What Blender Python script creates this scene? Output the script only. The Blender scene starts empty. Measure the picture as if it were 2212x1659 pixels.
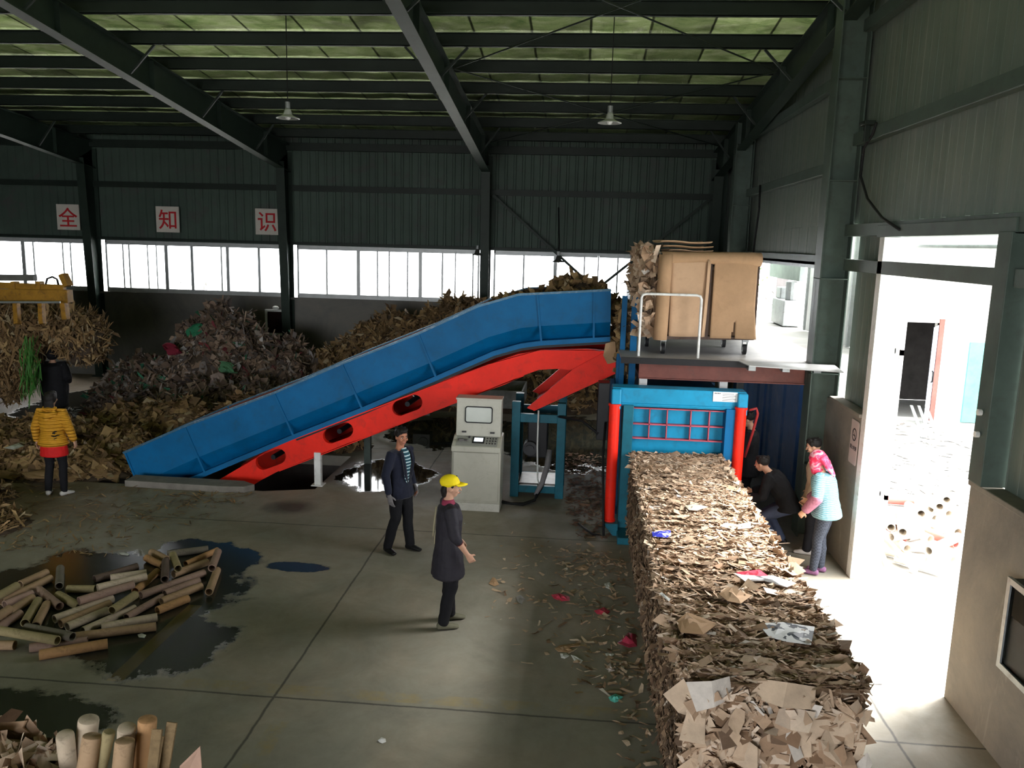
import bpy, bmesh, math, random
import numpy as np
from mathutils import Vector, Matrix, noise

PI = math.pi
SC = bpy.context.scene
COL = SC.collection
random.seed(7)
RNG = np.random.default_rng(7)

# ---------------------------------------------------------------- camera
FPX, PITCH, YAW, ROLL, CAMH = 1770.4, 0.171297, 0.081129, 0.026454, 4.2
_f = Vector((-math.sin(YAW) * math.cos(PITCH), math.cos(YAW) * math.cos(PITCH), -math.sin(PITCH)))
_r = Vector((math.cos(YAW), math.sin(YAW), 0))
_u = _r.cross(_f)
CR = _r * math.cos(ROLL) + _u * math.sin(ROLL)
CU = -_r * math.sin(ROLL) + _u * math.cos(ROLL)
cam_data = bpy.data.cameras.new('camera')
cam = bpy.data.objects.new('camera', cam_data)
COL.objects.link(cam)
cam_data.sensor_width = 36.0
cam_data.lens = FPX / 2212 * 36.0
cam_data.clip_start = 0.05
cam_data.clip_end = 300
M4 = Matrix((CR, CU, -_f)).transposed().to_4x4()
M4.translation = Vector((0, 0, CAMH))
cam.matrix_world = M4
SC.camera = cam

# ---------------------------------------------------------------- world, light, exposure
SKY = 8.0
world = bpy.data.worlds.new('world')
SC.world = world
world.use_nodes = True
wn = world.node_tree
bg = wn.nodes['Background']
tc = wn.nodes.new('ShaderNodeTexCoord')
sep = wn.nodes.new('ShaderNodeSeparateXYZ')
wn.links.new(tc.outputs['Generated'], sep.inputs[0])
rp = wn.nodes.new('ShaderNodeValToRGB')
wn.links.new(sep.outputs['Z'], rp.inputs[0])
rp.color_ramp.elements[0].position = 0.0
rp.color_ramp.elements[0].color = (0.93, 0.95, 1.0, 1)
rp.color_ramp.elements[1].position = 0.6
rp.color_ramp.elements[1].color = (1.0, 0.99, 0.97, 1)
wn.links.new(rp.outputs[0], bg.inputs['Color'])
bg.inputs['Strength'].default_value = SKY
SC.view_settings.view_transform = 'Standard'
SC.view_settings.look = 'None'
SC.view_settings.gamma = 1
SC.view_settings.use_curve_mapping = False
SC.view_settings.exposure = 0.75
SC.cycles.max_bounces = 10
SC.cycles.diffuse_bounces = 6
SC.cycles.glossy_bounces = 4
SC.cycles.transmission_bounces = 6
SC.cycles.sample_clamp_indirect = 12.0
SC.cycles.caustics_reflective = False
SC.cycles.caustics_refractive = False


sun_d = bpy.data.lights.new('hazy_sun', 'SUN')
sun_d.energy = 19.0
sun_d.angle = math.radians(38)
sun_d.color = (1.0, 0.97, 0.93)
sun_o = bpy.data.objects.new('hazy_sun', sun_d)
sun_o.rotation_euler = Vector((0.60, 0.2, 0.78)).to_track_quat('Z', 'Y').to_euler()   # shines from the side-door side
COL.objects.link(sun_o)


def portal(loc, rot, sx, sy):
    """A sampling portal: it gives no light, it marks an opening through which the sky shines in."""
    l = bpy.data.lights.new('sky_portal', 'AREA')
    l.shape = 'RECTANGLE'
    l.size, l.size_y = sx, sy
    l.cycles.is_portal = True
    o = bpy.data.objects.new('sky_portal', l)
    o.location = loc
    o.rotation_euler = rot
    COL.objects.link(o)


XR, YB, YF, XL, YRIDGE = 3.63, 23.0, -10.0, -31.0, 4.0
portal((-11.0, YB + 0.3, 3.18), (PI / 2, 0, PI), 27.5, 1.5)         # rear window band
portal((XR + 0.4, 9.0, 2.2), (PI / 2, 0, PI / 2), 2.9, 4.5)          # side door
portal((XR + 0.4, 16.0, 3.3), (PI / 2, 0, PI / 2), 6.6, 1.5)         # opening over the platform
portal((-6.0, YF - 0.3, 2.5), (PI / 2, 0, 0), 13.0, 5.0)              # unseen front doorway behind the camera, added for fill light

# ---------------------------------------------------------------- pixel -> place
C0 = Vector((0, 0, CAMH))


def ray(x, y):
    return _f + CR * ((x - 1106) / FPX) - CU * ((y - 829.5) / FPX)


def gz(x, y, z=0.0):
    d = ray(x, y)
    return C0 + d * ((z - CAMH) / d.z)


def gy(x, y, Y):
    d = ray(x, y)
    return C0 + d * (Y / d.y)


def gx(x, y, X):
    d = ray(x, y)
    return C0 + d * (X / d.x)


# ---------------------------------------------------------------- mesh helper
class MB:
    def __init__(s):
        s.v, s.f, s.m = [], [], []

    def add(s, vs, fs, mi=0):
        b = len(s.v)
        s.v += [tuple(p) for p in vs]
        s.f += [tuple(i + b for i in q) for q in fs]
        s.m += [mi] * len(fs)
        return s

    def box(s, x0, x1, y0, y1, z0, z1, mi=0):
        vs = [(x, y, z) for z in (z0, z1) for y in (y0, y1) for x in (x0, x1)]
        return s.add(vs, [(0, 2, 3, 1), (4, 5, 7, 6), (0, 1, 5, 4), (2, 6, 7, 3), (0, 4, 6, 2), (1, 3, 7, 5)], mi)

    def obox(s, c, sx, sy, sz, rz=0, rx=0, ry=0, mi=0):
        R = Matrix.Rotation(rz, 3, 'Z') @ Matrix.Rotation(ry, 3, 'Y') @ Matrix.Rotation(rx, 3, 'X')
        vs = [Vector(c) + R @ Vector((x * sx / 2, y * sy / 2, z * sz / 2)) for z in (-1, 1) for y in (-1, 1) for x in (-1, 1)]
        return s.add(vs, [(0, 2, 3, 1), (4, 5, 7, 6), (0, 1, 5, 4), (2, 6, 7, 3), (0, 4, 6, 2), (1, 3, 7, 5)], mi)

    def beam(s, a, b, w, h, up=(0, 0, 1), mi=0):
        """bar from a to b, w wide across, h tall along up"""
        a, b = Vector(a), Vector(b)
        d = (b - a).normalized()
        up = Vector(up)
        if abs(d.dot(up)) > 0.99:
            up = Vector((1, 0, 0))
        r = d.cross(up).normalized()
        u = r.cross(d).normalized()
        vs = [p + r * (i * w / 2) + u * (j * h / 2) for p in (a, b) for j in (-1, 1) for i in (-1, 1)]
        return s.add(vs, [(0, 1, 3, 2), (4, 6, 7, 5), (0, 4, 5, 1), (2, 3, 7, 6), (0, 2, 6, 4), (1, 5, 7, 3)], mi)

    def ibeam(s, a, b, w, h, t=0.015, up=(0, 0, 1), mi=0, h2=None):
        a, b = Vector(a), Vector(b)
        d = (b - a).normalized()
        up = Vector(up)
        r = d.cross(up).normalized()
        u = r.cross(d).normalized()
        h2 = h2 or h
        for sg in (-1, 1):
            s.beam(a + u * sg * (h - t) / 2, b + u * sg * (h2 - t) / 2, w, t, up, mi)
        vs = [p + r * (i * t / 2) + u * (j * hh / 2) for p, hh in ((a, h - t), (b, h2 - t)) for j in (-1, 1) for i in (-1, 1)]
        return s.add(vs, [(0, 1, 3, 2), (4, 6, 7, 5), (0, 4, 5, 1), (2, 3, 7, 6), (0, 2, 6, 4), (1, 5, 7, 3)], mi)

    def cyl(s, a, b, r, n=14, r2=None, cap=True, mi=0):
        return s.tube([a, b], [r, r if r2 is None else r2], n, cap, mi)

    def tube(s, pts, rr, n=10, cap=True, mi=0, closed=False):
        pts = [Vector(p) for p in pts]
        if not hasattr(rr, '__len__'):
            rr = [rr] * len(pts)
        rings, pr = [], None
        for i, p in enumerate(pts):
            if closed:
                d = (pts[(i + 1) % len(pts)] - pts[i - 1]).normalized()
            else:
                d = (pts[min(i + 1, len(pts) - 1)] - pts[max(i - 1, 0)]).normalized()
            if pr is None:
                up = Vector((0, 0, 1)) if abs(d.z) < 0.9 else Vector((1, 0, 0))
                pr = d.cross(up).normalized()
            r = (pr - d * pr.dot(d)).normalized()
            pr = r
            u = r.cross(d)
            rings.append([p + (r * math.cos(2 * PI * k / n) + u * math.sin(2 * PI * k / n)) * rr[i] for k in range(n)])
        vs = [q for R in rings for q in R]
        L = len(pts)
        fs = []
        for i in range(L if closed else L - 1):
            j = (i + 1) % L
            for k in range(n):
                k2 = (k + 1) % n
                fs.append((i * n + k, i * n + k2, j * n + k2, j * n + k))
        if cap and not closed:
            fs.append(tuple(range(n - 1, -1, -1)))
            fs.append(tuple((L - 1) * n + k for k in range(n)))
        return s.add(vs, fs, mi)

    def lathe(s, prof, c=(0, 0, 0), n=24, mi=0):
        """prof: (r, z) pairs round a vertical axis"""
        c = Vector(c)
        vs = [c + Vector((r * math.cos(2 * PI * k / n), r * math.sin(2 * PI * k / n), z)) for r, z in prof for k in range(n)]
        fs = []
        for i in range(len(prof) - 1):
            for k in range(n):
                k2 = (k + 1) % n
                fs.append((i * n + k, i * n + k2, (i + 1) * n + k2, (i + 1) * n + k))
        return s.add(vs, fs, mi)

    def prism(s, poly, off, mi=0):
        """flat polygon (3-D points) pushed along off"""
        n = len(poly)
        off = Vector(off)
        vs = [Vector(p) for p in poly] + [Vector(p) + off for p in poly]
        fs = [tuple(range(n)), tuple(range(2 * n - 1, n - 1, -1))]
        fs += [(i, i + n, (i + 1) % n + n, (i + 1) % n) for i in range(n)]
        return s.add(vs, fs, mi)

    def ball(s, c, rx, ry=None, rz=None, nu=12, nv=8, R=None, mi=0):
        ry = ry or rx
        rz = rz or rx
        c = Vector(c)
        R = R or Matrix.Identity(3)
        vs = [c + R @ Vector((0, 0, rz))]
        for i in range(1, nv):
            t = PI * i / nv
            for k in range(nu):
                a = 2 * PI * k / nu
                vs.append(c + R @ Vector((rx * math.sin(t) * math.cos(a), ry * math.sin(t) * math.sin(a), rz * math.cos(t))))
        vs.append(c - R @ Vector((0, 0, rz)))
        fs = [(0, 1 + k, 1 + (k + 1) % nu) for k in range(nu)]
        for i in range(nv - 2):
            for k in range(nu):
                a, b = 1 + i * nu + k, 1 + i * nu + (k + 1) % nu
                fs.append((a, a + nu, b + nu, b))
        l = len(vs) - 1
        fs += [(1 + (nv - 2) * nu + (k + 1) % nu, 1 + (nv - 2) * nu + k, l) for k in range(nu)]
        return s.add(vs, fs, mi)

    def mesh(s, name, org=(0, 0, 0)):
        me = bpy.data.meshes.new(name)
        o = Vector(org)
        me.from_pydata([Vector(p) - o for p in s.v], [], s.f)
        me.polygons.foreach_set('material_index', s.m)
        bm = bmesh.new()
        bm.from_mesh(me)
        bmesh.ops.recalc_face_normals(bm, faces=bm.faces)
        bm.to_mesh(me)
        bm.free()
        return me


def wloc(o):
    v = Vector((0, 0, 0))
    while o is not None:
        v += o.location
        o = o.parent
    return v


def obj(name, mb, mats, parent=None, smooth=False, bevel=0, org=None, label=None):
    """One mesh object from world-space geometry; a part when it has a parent."""
    if parent is not None:
        o_world = wloc(parent)
    elif org is not None:
        o_world = Vector(org)
    else:
        xs = [p[0] for p in mb.v]; ys = [p[1] for p in mb.v]; zs = [p[2] for p in mb.v]
        o_world = Vector(((min(xs) + max(xs)) / 2, (min(ys) + max(ys)) / 2, min(zs)))
    me = mb if isinstance(mb, bpy.types.Mesh) else mb.mesh(name, o_world)
    o = bpy.data.objects.new(name, me)
    COL.objects.link(o)
    if not isinstance(mats, (list, tuple)):
        mats = [mats]
    for m in mats:
        me.materials.append(m)
    if parent is not None:
        o.parent = parent
    else:
        o.location = o_world
    if smooth:
        me.shade_smooth()
        if smooth == 'auto':
            try:
                me.set_sharp_from_angle(angle=math.radians(38))
            except Exception:
                pass
    if bevel:
        b = o.modifiers.new('bevel', 'BEVEL')
        b.width = bevel
        b.segments = 2
        b.limit_method = 'ANGLE'
        b.angle_limit = math.radians(40)
    if label:
        o['label'] = label
    return o


def tag(o, label, cat, group=None, kind=None):
    o['label'] = label
    o['category'] = cat
    if group:
        o['group'] = group
    if kind:
        o['kind'] = kind
    return o


def struct(name, mb, mats, parent=None, **k):
    o = obj(name, mb, mats, parent, **k)
    if parent is None:
        o['kind'] = 'structure'
    return o


def thing(name, loc, label, cat, group=None):
    o = bpy.data.objects.new(name, None)
    o.empty_display_size = 0.2
    COL.objects.link(o)
    o.location = loc
    return tag(o, label, cat, group)


def plate(outer, holes, fr, thick):
    """plate with holes: 2-D loops, fr(u, v, w) -> world point, w from 0 to thick. Returns an MB."""
    bm = bmesh.new()
    loops = [outer] + list(holes)
    es = []
    for L in loops:
        vs = [bm.verts.new((p[0], p[1], 0)) for p in L]
        es += [bm.edges.new((vs[i], vs[(i + 1) % len(vs)])) for i in range(len(vs))]
    bmesh.ops.triangle_fill(bm, use_beauty=True, use_dissolve=False, edges=es)
    bm.verts.index_update()
    pts = [(v.co.x, v.co.y) for v in bm.verts]
    fs = [tuple(v.index for v in f.verts) for f in bm.faces]
    bd = [(e.verts[0].index, e.verts[1].index) for e in bm.edges if len(e.link_faces) == 1]
    bm.free()
    n = len(pts)
    mb = MB()
    mb.add([fr(u, v, 0) for u, v in pts] + [fr(u, v, thick) for u, v in pts],
           fs + [tuple(i + n for i in reversed(f)) for f in fs] + [(a, b, b + n, a + n) for a, b in bd])
    return mb


# ---------------------------------------------------------------- materials
MATS = {}


class NT:
    def __init__(s, name):
        s.m = bpy.data.materials.new(name)
        s.m.use_nodes = True
        s.t = s.m.node_tree
        s.b = s.t.nodes['Principled BSDF']

    def n(s, typ, **kw):
        q = s.t.nodes.new('ShaderNode' + typ)
        for k, v in kw.items():
            setattr(q, k, v)
        return q

    def l(s, a, b):
        s.t.links.new(a, b)

    def noise(s, scale=5, detail=4, rough=0.6, vec=None, dist=0.0):
        q = s.n('TexNoise')
        q.inputs['Scale'].default_value = scale
        q.inputs['Detail'].default_value = detail
        q.inputs['Roughness'].default_value = rough
        q.inputs['Distortion'].default_value = dist
        s.l(vec if vec is not None else s.co(), q.inputs['Vector'])
        return q.outputs['Fac']

    def co(s, kind='Object', scale=None):
        if not hasattr(s, '_tc'):
            s._tc = s.n('TexCoord')
        o = s._tc.outputs[kind]
        if scale is None:
            return o
        q = s.n('Mapping')
        q.inputs['Scale'].default_value = scale
        s.l(o, q.inputs['Vector'])
        return q.outputs[0]

    def ramp(s, fac, stops, interp='LINEAR'):
        q = s.n('ValToRGB')
        q.color_ramp.interpolation = interp
        e = q.color_ramp.elements
        while len(e) < len(stops):
            e.new(0.5)
        for el, (p, c) in zip(e, stops):
            el.position = p
            el.color = (c, c, c, 1) if isinstance(c, (int, float)) else (*c, 1)
        s.l(fac, q.inputs[0])
        return q.outputs[0]

    def mix(s, fac, a, b, mode='MIX'):
        q = s.n('Mix', data_type='RGBA', blend_type=mode)
        for i, v in ((0, fac), (6, a), (7, b)):
            if isinstance(v, (int, float)):
                if i == 0:
                    q.inputs[0].default_value = v
                else:
                    q.inputs[i].default_value = (v, v, v, 1)
            elif isinstance(v, tuple):
                q.inputs[i].default_value = (*v, 1)
            else:
                s.l(v, q.inputs[i])
        return q.outputs[2]

    def math(s, op, a, b=None, c=None, clamp=False):
        q = s.n('Math', operation=op, use_clamp=clamp)
        for i, v in enumerate((a, b, c)):
            if v is None:
                continue
            if isinstance(v, (int, float)):
                q.inputs[i].default_value = v
            else:
                s.l(v, q.inputs[i])
        return q.outputs[0]

    def bump(s, h, strength=0.3, dist=0.02):
        q = s.n('Bump')
        q.inputs['Strength'].default_value = strength
        q.inputs['Distance'].default_value = dist
        s.l(h, q.inputs['Height'])
        s.l(q.outputs[0], s.b.inputs['Normal'])

    def set(s, **kw):
        for k, v in kw.items():
            i = s.b.inputs[k.replace('_', ' ')]
            if isinstance(v, (int, float)):
                i.default_value = v
            elif isinstance(v, tuple):
                i.default_value = (*v, 1) if len(v) == 3 else v
            else:
                s.l(v, i)
        return s


def mat(name, col, rough=0.6, metal=0.0, var=0.25, scale=3.0, bump=0.0, bscale=40, dirt=None, dirt_amt=0.5, coat=0, sheen=0, spec=0.22):
    """painted / plain surface with worn variation"""
    if name in MATS:
        return MATS[name]
    t = NT(name)
    dark = tuple(c * (1 - var) for c in col)
    lite = tuple(min(1, c * (1 + var * 0.6)) for c in col)
    c = t.ramp(t.noise(scale, 5, 0.65), [(0.3, dark), (0.7, lite)])
    if dirt:
        fac = t.ramp(t.noise(scale * 2.3 + 1, 6, 0.7, dist=0.6), [(0.52, 0.0), (0.72, dirt_amt)])
        c = t.mix(fac, c, dirt)
    t.set(Base_Color=c, Roughness=rough, Metallic=metal, Specular_IOR_Level=spec)
    if coat:
        t.set(Coat_Weight=coat)
    if sheen:
        t.set(Sheen_Weight=sheen)
    if bump:
        t.bump(t.noise(bscale, 4, 0.6), bump, 0.01)
    MATS[name] = t.m
    return t.m


def island_mat(name, stops, rough=0.85, scale=9.0, bump=0.25):
    """paper and scrap: every loose piece gets a tint of its own"""
    t = NT(name)
    g = t.n('NewGeometry')
    c = t.ramp(g.outputs['Random Per Island'], stops, 'CONSTANT')
    v = t.ramp(t.noise(scale, 4, 0.6), [(0.3, 0.72), (0.7, 1.0)])
    c = t.mix(1.0, c, v, 'MULTIPLY')
    t.set(Base_Color=c, Roughness=rough)
    if bump:
        t.bump(t.noise(70, 3, 0.6), bump, 0.01)
    MATS[name] = t.m
    return t.m


steel = mat('green_painted_steel', (0.075, 0.105, 0.088), 0.45, 0, 0.3, 1.5, dirt=(0.05, 0.05, 0.045))
shaded_steel = mat('shaded_green_frame_steel', (0.021, 0.034, 0.026), 0.5, 0, 0.3, 1.5)  # green steel darkened: shade on rafters and rear columns put into its colour
shaded_rear_sheet = mat('shaded_green_rear_cladding', (0.062, 0.092, 0.074), 0.6, 0, 0.3, 0.35, dirt=(0.07, 0.062, 0.064), dirt_amt=0.8)  # cladding darkened: the dimness of the rear wall put into its tone
steel_dark = mat('dark_purlin_steel', (0.016, 0.024, 0.019), 0.5, 0, 0.3, 1.2)
t = NT('green_cladding')
c = t.ramp(t.noise(0.6, 5, 0.65), [(0.3, (0.13, 0.165, 0.14)), (0.7, (0.19, 0.225, 0.195))])
c = t.mix(t.ramp(t.noise(3.0, 5, 0.7, vec=t.co(scale=(2.5, 2.5, 0.12))), [(0.45, 0.0), (0.7, 0.6)]), c, (0.235, 0.245, 0.205))
c = t.mix(t.ramp(t.noise(4.0, 5, 0.7, vec=t.co(scale=(1.7, 1.7, 0.1)), dist=0.4), [(0.52, 0.0), (0.75, 0.6)]), c, (0.075, 0.105, 0.085))
t.set(Base_Color=c, Roughness=0.5, Specular_IOR_Level=0.25)
sheet = t.m
galv = mat('galvanised_grey', (0.3, 0.32, 0.32), 0.4, 0.4, 0.2, 4, dirt=(0.16, 0.14, 0.12))
white_paint = mat('white_painted_steel', (0.72, 0.73, 0.71), 0.45, 0, 0.1, 4, dirt=(0.35, 0.31, 0.26), dirt_amt=0.6)
alu = mat('pale_window_aluminium', (0.5, 0.52, 0.52), 0.4, 0.2, 0.12, 5)
black = mat('black_rubber', (0.012, 0.012, 0.013), 0.6, 0, 0.2, 6)
blue = mat('blue_machine_paint', (0.001, 0.115, 0.29), 0.5, spec=.15, var=0.22, scale=1.6, dirt=(0.015, 0.07, 0.12), dirt_amt=0.4)
red = mat('red_machine_paint', (0.85, 0.022, 0.008), 0.5, 0, 0.12, 2.0, spec=.2, dirt=(0.35, 0.03, 0.02), dirt_amt=0.5)
cyan = mat('cyan_press_paint', (0.01, 0.25, 0.44), 0.38, 0, 0.16, 3.0, dirt=(0.02, 0.1, 0.16), dirt_amt=0.5)
teal = mat('teal_frame_paint', (0.008, 0.12, 0.17), 0.4, 0, 0.25, 3.0, dirt=(0.02, 0.05, 0.06))
brown_red = mat('primer_red_steel', (0.15, 0.052, 0.04), 0.55, 0, 0.3, 3.0, dirt=(0.08, 0.05, 0.04))
beige = mat('beige_cabinet_paint', (0.47, 0.46, 0.385), 0.4, 0, 0.07, 3.0, dirt=(0.3, 0.27, 0.2), dirt_amt=0.35)
yellowp = mat('yellow_loader_paint', (0.34, 0.17, 0.02), 0.5, 0, 0.35, 4.0, dirt=(0.1, 0.06, 0.025), dirt_amt=0.9)
rust = mat('rusty_steel', (0.16, 0.06, 0.025), 0.7, 0, 0.4, 7.0)
glassm = NT('window_glass')
glassm.set(Base_Color=(0.97, 0.98, 0.98), Roughness=0.0, IOR=1.01, Transmission_Weight=1.0)
glass = glassm.m
# concrete dado
t = NT('grey_render_dado')
c = t.ramp(t.noise(0.9, 7, 0.7, dist=0.8), [(0.25, (0.12, 0.115, 0.1)), (0.5, (0.2, 0.185, 0.155)), (0.75, (0.26, 0.235, 0.19))])
st = t.ramp(t.noise(2.4, 6, 0.75, vec=t.co(scale=(1, 1, 0.45)), dist=1.2), [(0.6, 0.0), (0.78, 0.55)])
c = t.mix(st, c, (0.42, 0.39, 0.33))
t.set(Base_Color=c, Roughness=0.85)
t.bump(t.noise(18, 6, 0.7), 0.3, 0.02)
render_wall = t.m
t = NT('dark_rendered_dado')
c = t.ramp(t.noise(0.7, 7, 0.7, dist=0.8), [(0.25, (0.10, 0.10, 0.095)), (0.5, (0.155, 0.15, 0.135)), (0.75, (0.21, 0.19, 0.16))])
t.set(Base_Color=c, Roughness=0.85)
t.bump(t.noise(14, 6, 0.7), 0.25, 0.02)
render_dark = t.m
# foil under the roof sheets
t = NT('crinkled_foil_insulation')
ps = t.n('SeparateXYZ')
t.l(t.n('NewGeometry').outputs['Position'], ps.inputs[0])
w = t.noise(2.6, 7, 0.75, vec=t.co(scale=(0.6, 1.3, 1)), dist=0.8)
c = t.ramp(w, [(0.3, (0.10, 0.19, 0.05)), (0.47, (0.34, 0.44, 0.17)), (0.6, (0.5, 0.58, 0.3)), (0.72, (0.8, 0.84, 0.62))])  # pale streaks: highlights on the crinkles put into the colour
wn_ = t.n('TexWhiteNoise', noise_dimensions='1D')
t.l(t.math('FLOOR', ps.outputs[0]), wn_.inputs['W'])
pan = t.ramp(wn_.outputs['Value'], [(0.0, 0.45), (1.0, 1.0)])
c = t.mix(1.0, c, pan, 'MULTIPLY')
sm_ = t.math('PINGPONG', t.math('ADD', ps.outputs[0], t.math('MULTIPLY', w, 0.03)), 0.5)
c = t.mix(1.0, c, t.ramp(sm_, [(0.012, 0.25), (0.028, 1.0)]), 'MULTIPLY')
t.set(Base_Color=c, Roughness=0.36, Metallic=0.8)
h = t.math('ADD', t.noise(2.2, 6, 0.7, vec=t.co(scale=(1, 0.6, 1)), dist=0.5), t.math('MULTIPLY', t.noise(14, 4, 0.7, vec=t.co(scale=(2.5, 0.4, 1))), 0.5))
t.bump(h, 0.5, 0.07)
# translucent share added to brighten the roof: the middle of the slope lets the sky through, the eaves do not
tr = t.n('BsdfTranslucent')
zone = t.ramp(t.math('ADD', t.math('MULTIPLY', ps.outputs[1], 0.05), t.math('MULTIPLY', w, 0.12)), [(0.2, 0.0), (0.24, 1.0), (0.72, 1.0), (0.93, 0.15), (1.0, 0.0)])
seam = t.math('PINGPONG', t.math('ADD', ps.outputs[0], t.math('MULTIPLY', w, 0.03)), 0.5)
zone = t.mix(1.0, zone, t.ramp(seam, [(0.012, 0.35), (0.03, 1.0)]), 'MULTIPLY')
blot = t.ramp(t.noise(0.8, 5, 0.7, dist=1.0), [(0.35, 0.25), (0.65, 1.0)])
t.l(t.mix(1.0, t.mix(1.0, c, zone, 'MULTIPLY'), blot, 'MULTIPLY'), tr.inputs['Color'])
ms = t.n('MixShader')
ms.inputs[0].default_value = 0.04
t.l(t.b.outputs[0], ms.inputs[1])
t.l(tr.outputs[0], ms.inputs[2])
t.l(ms.outputs[0], t.t.nodes['Material Output'].inputs['Surface'])
foil = t.m

# floor: slabs, joints, wear, wet patches, yellow lines
t = NT('worn_wet_concrete')
pos = t.n('NewGeometry').outputs['Position']
sx = t.n('SeparateXYZ')
t.l(pos, sx.inputs[0])
X, Y = sx.outputs[0], sx.outputs[1]
n1 = t.noise(0.35, 7, 0.68, vec=pos, dist=0.5)
n2 = t.noise(1.7, 8, 0.72, vec=pos, dist=0.4)
base = t.ramp(n1, [(0.3, (0.215, 0.21, 0.175)), (0.48, (0.275, 0.26, 0.21)), (0.62, (0.335, 0.285, 0.22)), (0.75, (0.265, 0.27, 0.22))])
base = t.mix(t.ramp(n2, [(0.35, 0.0), (0.7, 0.6)]), base, (0.16, 0.145, 0.115))
scr = t.ramp(t.noise(3.0, 8, 0.8, vec=pos, dist=1.5), [(0.6, 0.0), (0.72, 0.35)])
base = t.mix(scr, base, (0.34, 0.325, 0.27))


def band(t, src, c, half, soft=0.004):
    d = t.math('ABSOLUTE', t.math('SUBTRACT', src, c))
    return t.math('SUBTRACT', 1.0, t.math('SMOOTH_MIN', 1.0, t.math('MULTIPLY', t.math('MAXIMUM', t.math('SUBTRACT', d, half), 0.0), 1.0 / soft), 0.0), clamp=True)


wob = t.math('MULTIPLY', t.math('SUBTRACT', t.noise(1.1, 6, 0.7, vec=pos), 0.5), 0.06)
Xw, Yw = t.math('ADD', X, wob), t.math('ADD', Y, wob)
jm = None
for srcc, cs in ((Xw, (-2.68, -8.7, -14.7, 2.9)), (Yw, (6.77, 11.3, 15.9, 2.3, 20.4))):
    for cc in cs:
        b_ = band(t, srcc, cc, 0.006, 0.012)
        jm = b_ if jm is None else t.math('MAXIMUM', jm, b_)
# worn yellow lines
wear = t.ramp(t.noise(2.6, 7, 0.75, vec=pos), [(0.44, 0.0), (0.6, 1.0)])


def rect(t, x0, x1, y0, y1):
    a = band(t, X, (x0 + x1) / 2, (x1 - x0) / 2, 0.02)
    b = band(t, Y, (y0 + y1) / 2, (y1 - y0) / 2, 0.02)
    return t.math('MULTIPLY', a, b)


yl = rect(t, -4.34, -4.2, 6.85, 8.5)
yl = t.math('MAXIMUM', yl, t.math('MULTIPLY', rect(t, -2.55, -2.41, 4.0, 6.4), wear))
yl = t.math('MAXIMUM', yl, t.math('MULTIPLY', rect(t, -3.6, 0.75, 6.84, 6.98), wear))
base = t.mix(t.math('MULTIPLY', yl, 0.42), base, (0.34, 0.24, 0.06))
base = t.mix(t.math('MULTIPLY', jm, 0.8), base, (0.03, 0.028, 0.025))
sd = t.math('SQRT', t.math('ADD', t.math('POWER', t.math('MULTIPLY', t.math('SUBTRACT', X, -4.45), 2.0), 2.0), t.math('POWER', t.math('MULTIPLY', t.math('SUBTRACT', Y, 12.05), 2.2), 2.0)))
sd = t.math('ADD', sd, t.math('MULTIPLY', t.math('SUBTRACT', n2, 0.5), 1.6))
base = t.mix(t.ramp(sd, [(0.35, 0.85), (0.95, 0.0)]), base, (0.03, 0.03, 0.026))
# wet patches: distorted ellipses
wd = t.math('MULTIPLY', t.math('SUBTRACT', t.noise(1.1, 8, 0.68, vec=pos, dist=0.2), 0.5), 1.5)
wet = None
for ex, ey, rx, ry in ((-5.6, 8.7, 1.7, 1.35), (-4.9, 9.8, 0.8, 0.75), (-4.2, 7.6, 0.75, 0.7), (-4.9, 6.1, 1.1, 0.5), (-3.48, 9.75, 0.42, 0.16),
                       (-3.4, 14.1, 0.95, 1.0), (0.0, 17.5, 1.9, 2.6), (-2.4, 17.6, 1.9, 1.6), (-11.8, 19.0, 1.5, 3.2)):
    dx = t.math('MULTIPLY', t.math('SUBTRACT', X, ex), 1 / rx)
    dy = t.math('MULTIPLY', t.math('SUBTRACT', Y, ey), 1 / ry)
    d = t.math('SQRT', t.math('ADD', t.math('MULTIPLY', dx, dx), t.math('MULTIPLY', dy, dy)))
    wet = d if wet is None else t.math('MINIMUM', wet, d)
wm = t.ramp(t.math('MULTIPLY', t.math('ADD', wet, wd), 0.5), [(0.45, 1.0), (0.5, 0.0)])
col = t.mix(t.math('MULTIPLY', wm, 0.93), base, (0.010, 0.014, 0.011))
col = t.mix(t.math('MULTIPLY', rect(t, -4.34, -4.2, 6.85, 8.5), t.math('MULTIPLY', wm, 0.6)), col, (0.13, 0.095, 0.025))
# litter dust near the heaps
dust = t.ramp(t.math('ADD', t.math('MULTIPLY', t.math('ADD', X, 5.6), -0.35), t.math('MULTIPLY', t.math('SUBTRACT', n2, 0.5), 3.0)), [(0.2, 0.0), (0.9, 0.75)])
dust = t.math('MULTIPLY', dust, t.ramp(Y, [(0.0, 0.0), (1.0, 1.0)]))
dy_ = t.math('MULTIPLY', t.math('SUBTRACT', Y, 9.6), 0.6, clamp=True)
dust = t.math('MULTIPLY', dust, dy_)
col = t.mix(dust, col, (0.15, 0.105, 0.06))
t.set(Base_Color=col, Roughness=t.mix(wm, t.ramp(n2, [(0.3, 0.55), (0.7, 0.8)]), t.ramp(t.math('MULTIPLY', Y, 0.04), [(0.50, 0.2), (0.53, 0.04)])), Specular_IOR_Level=0.5)
t.bump(t.math('MULTIPLY', t.noise(9, 6, 0.7, vec=pos), t.math('SUBTRACT', 1.0, wm)), 0.12, 0.02)
concrete = t.m

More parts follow.
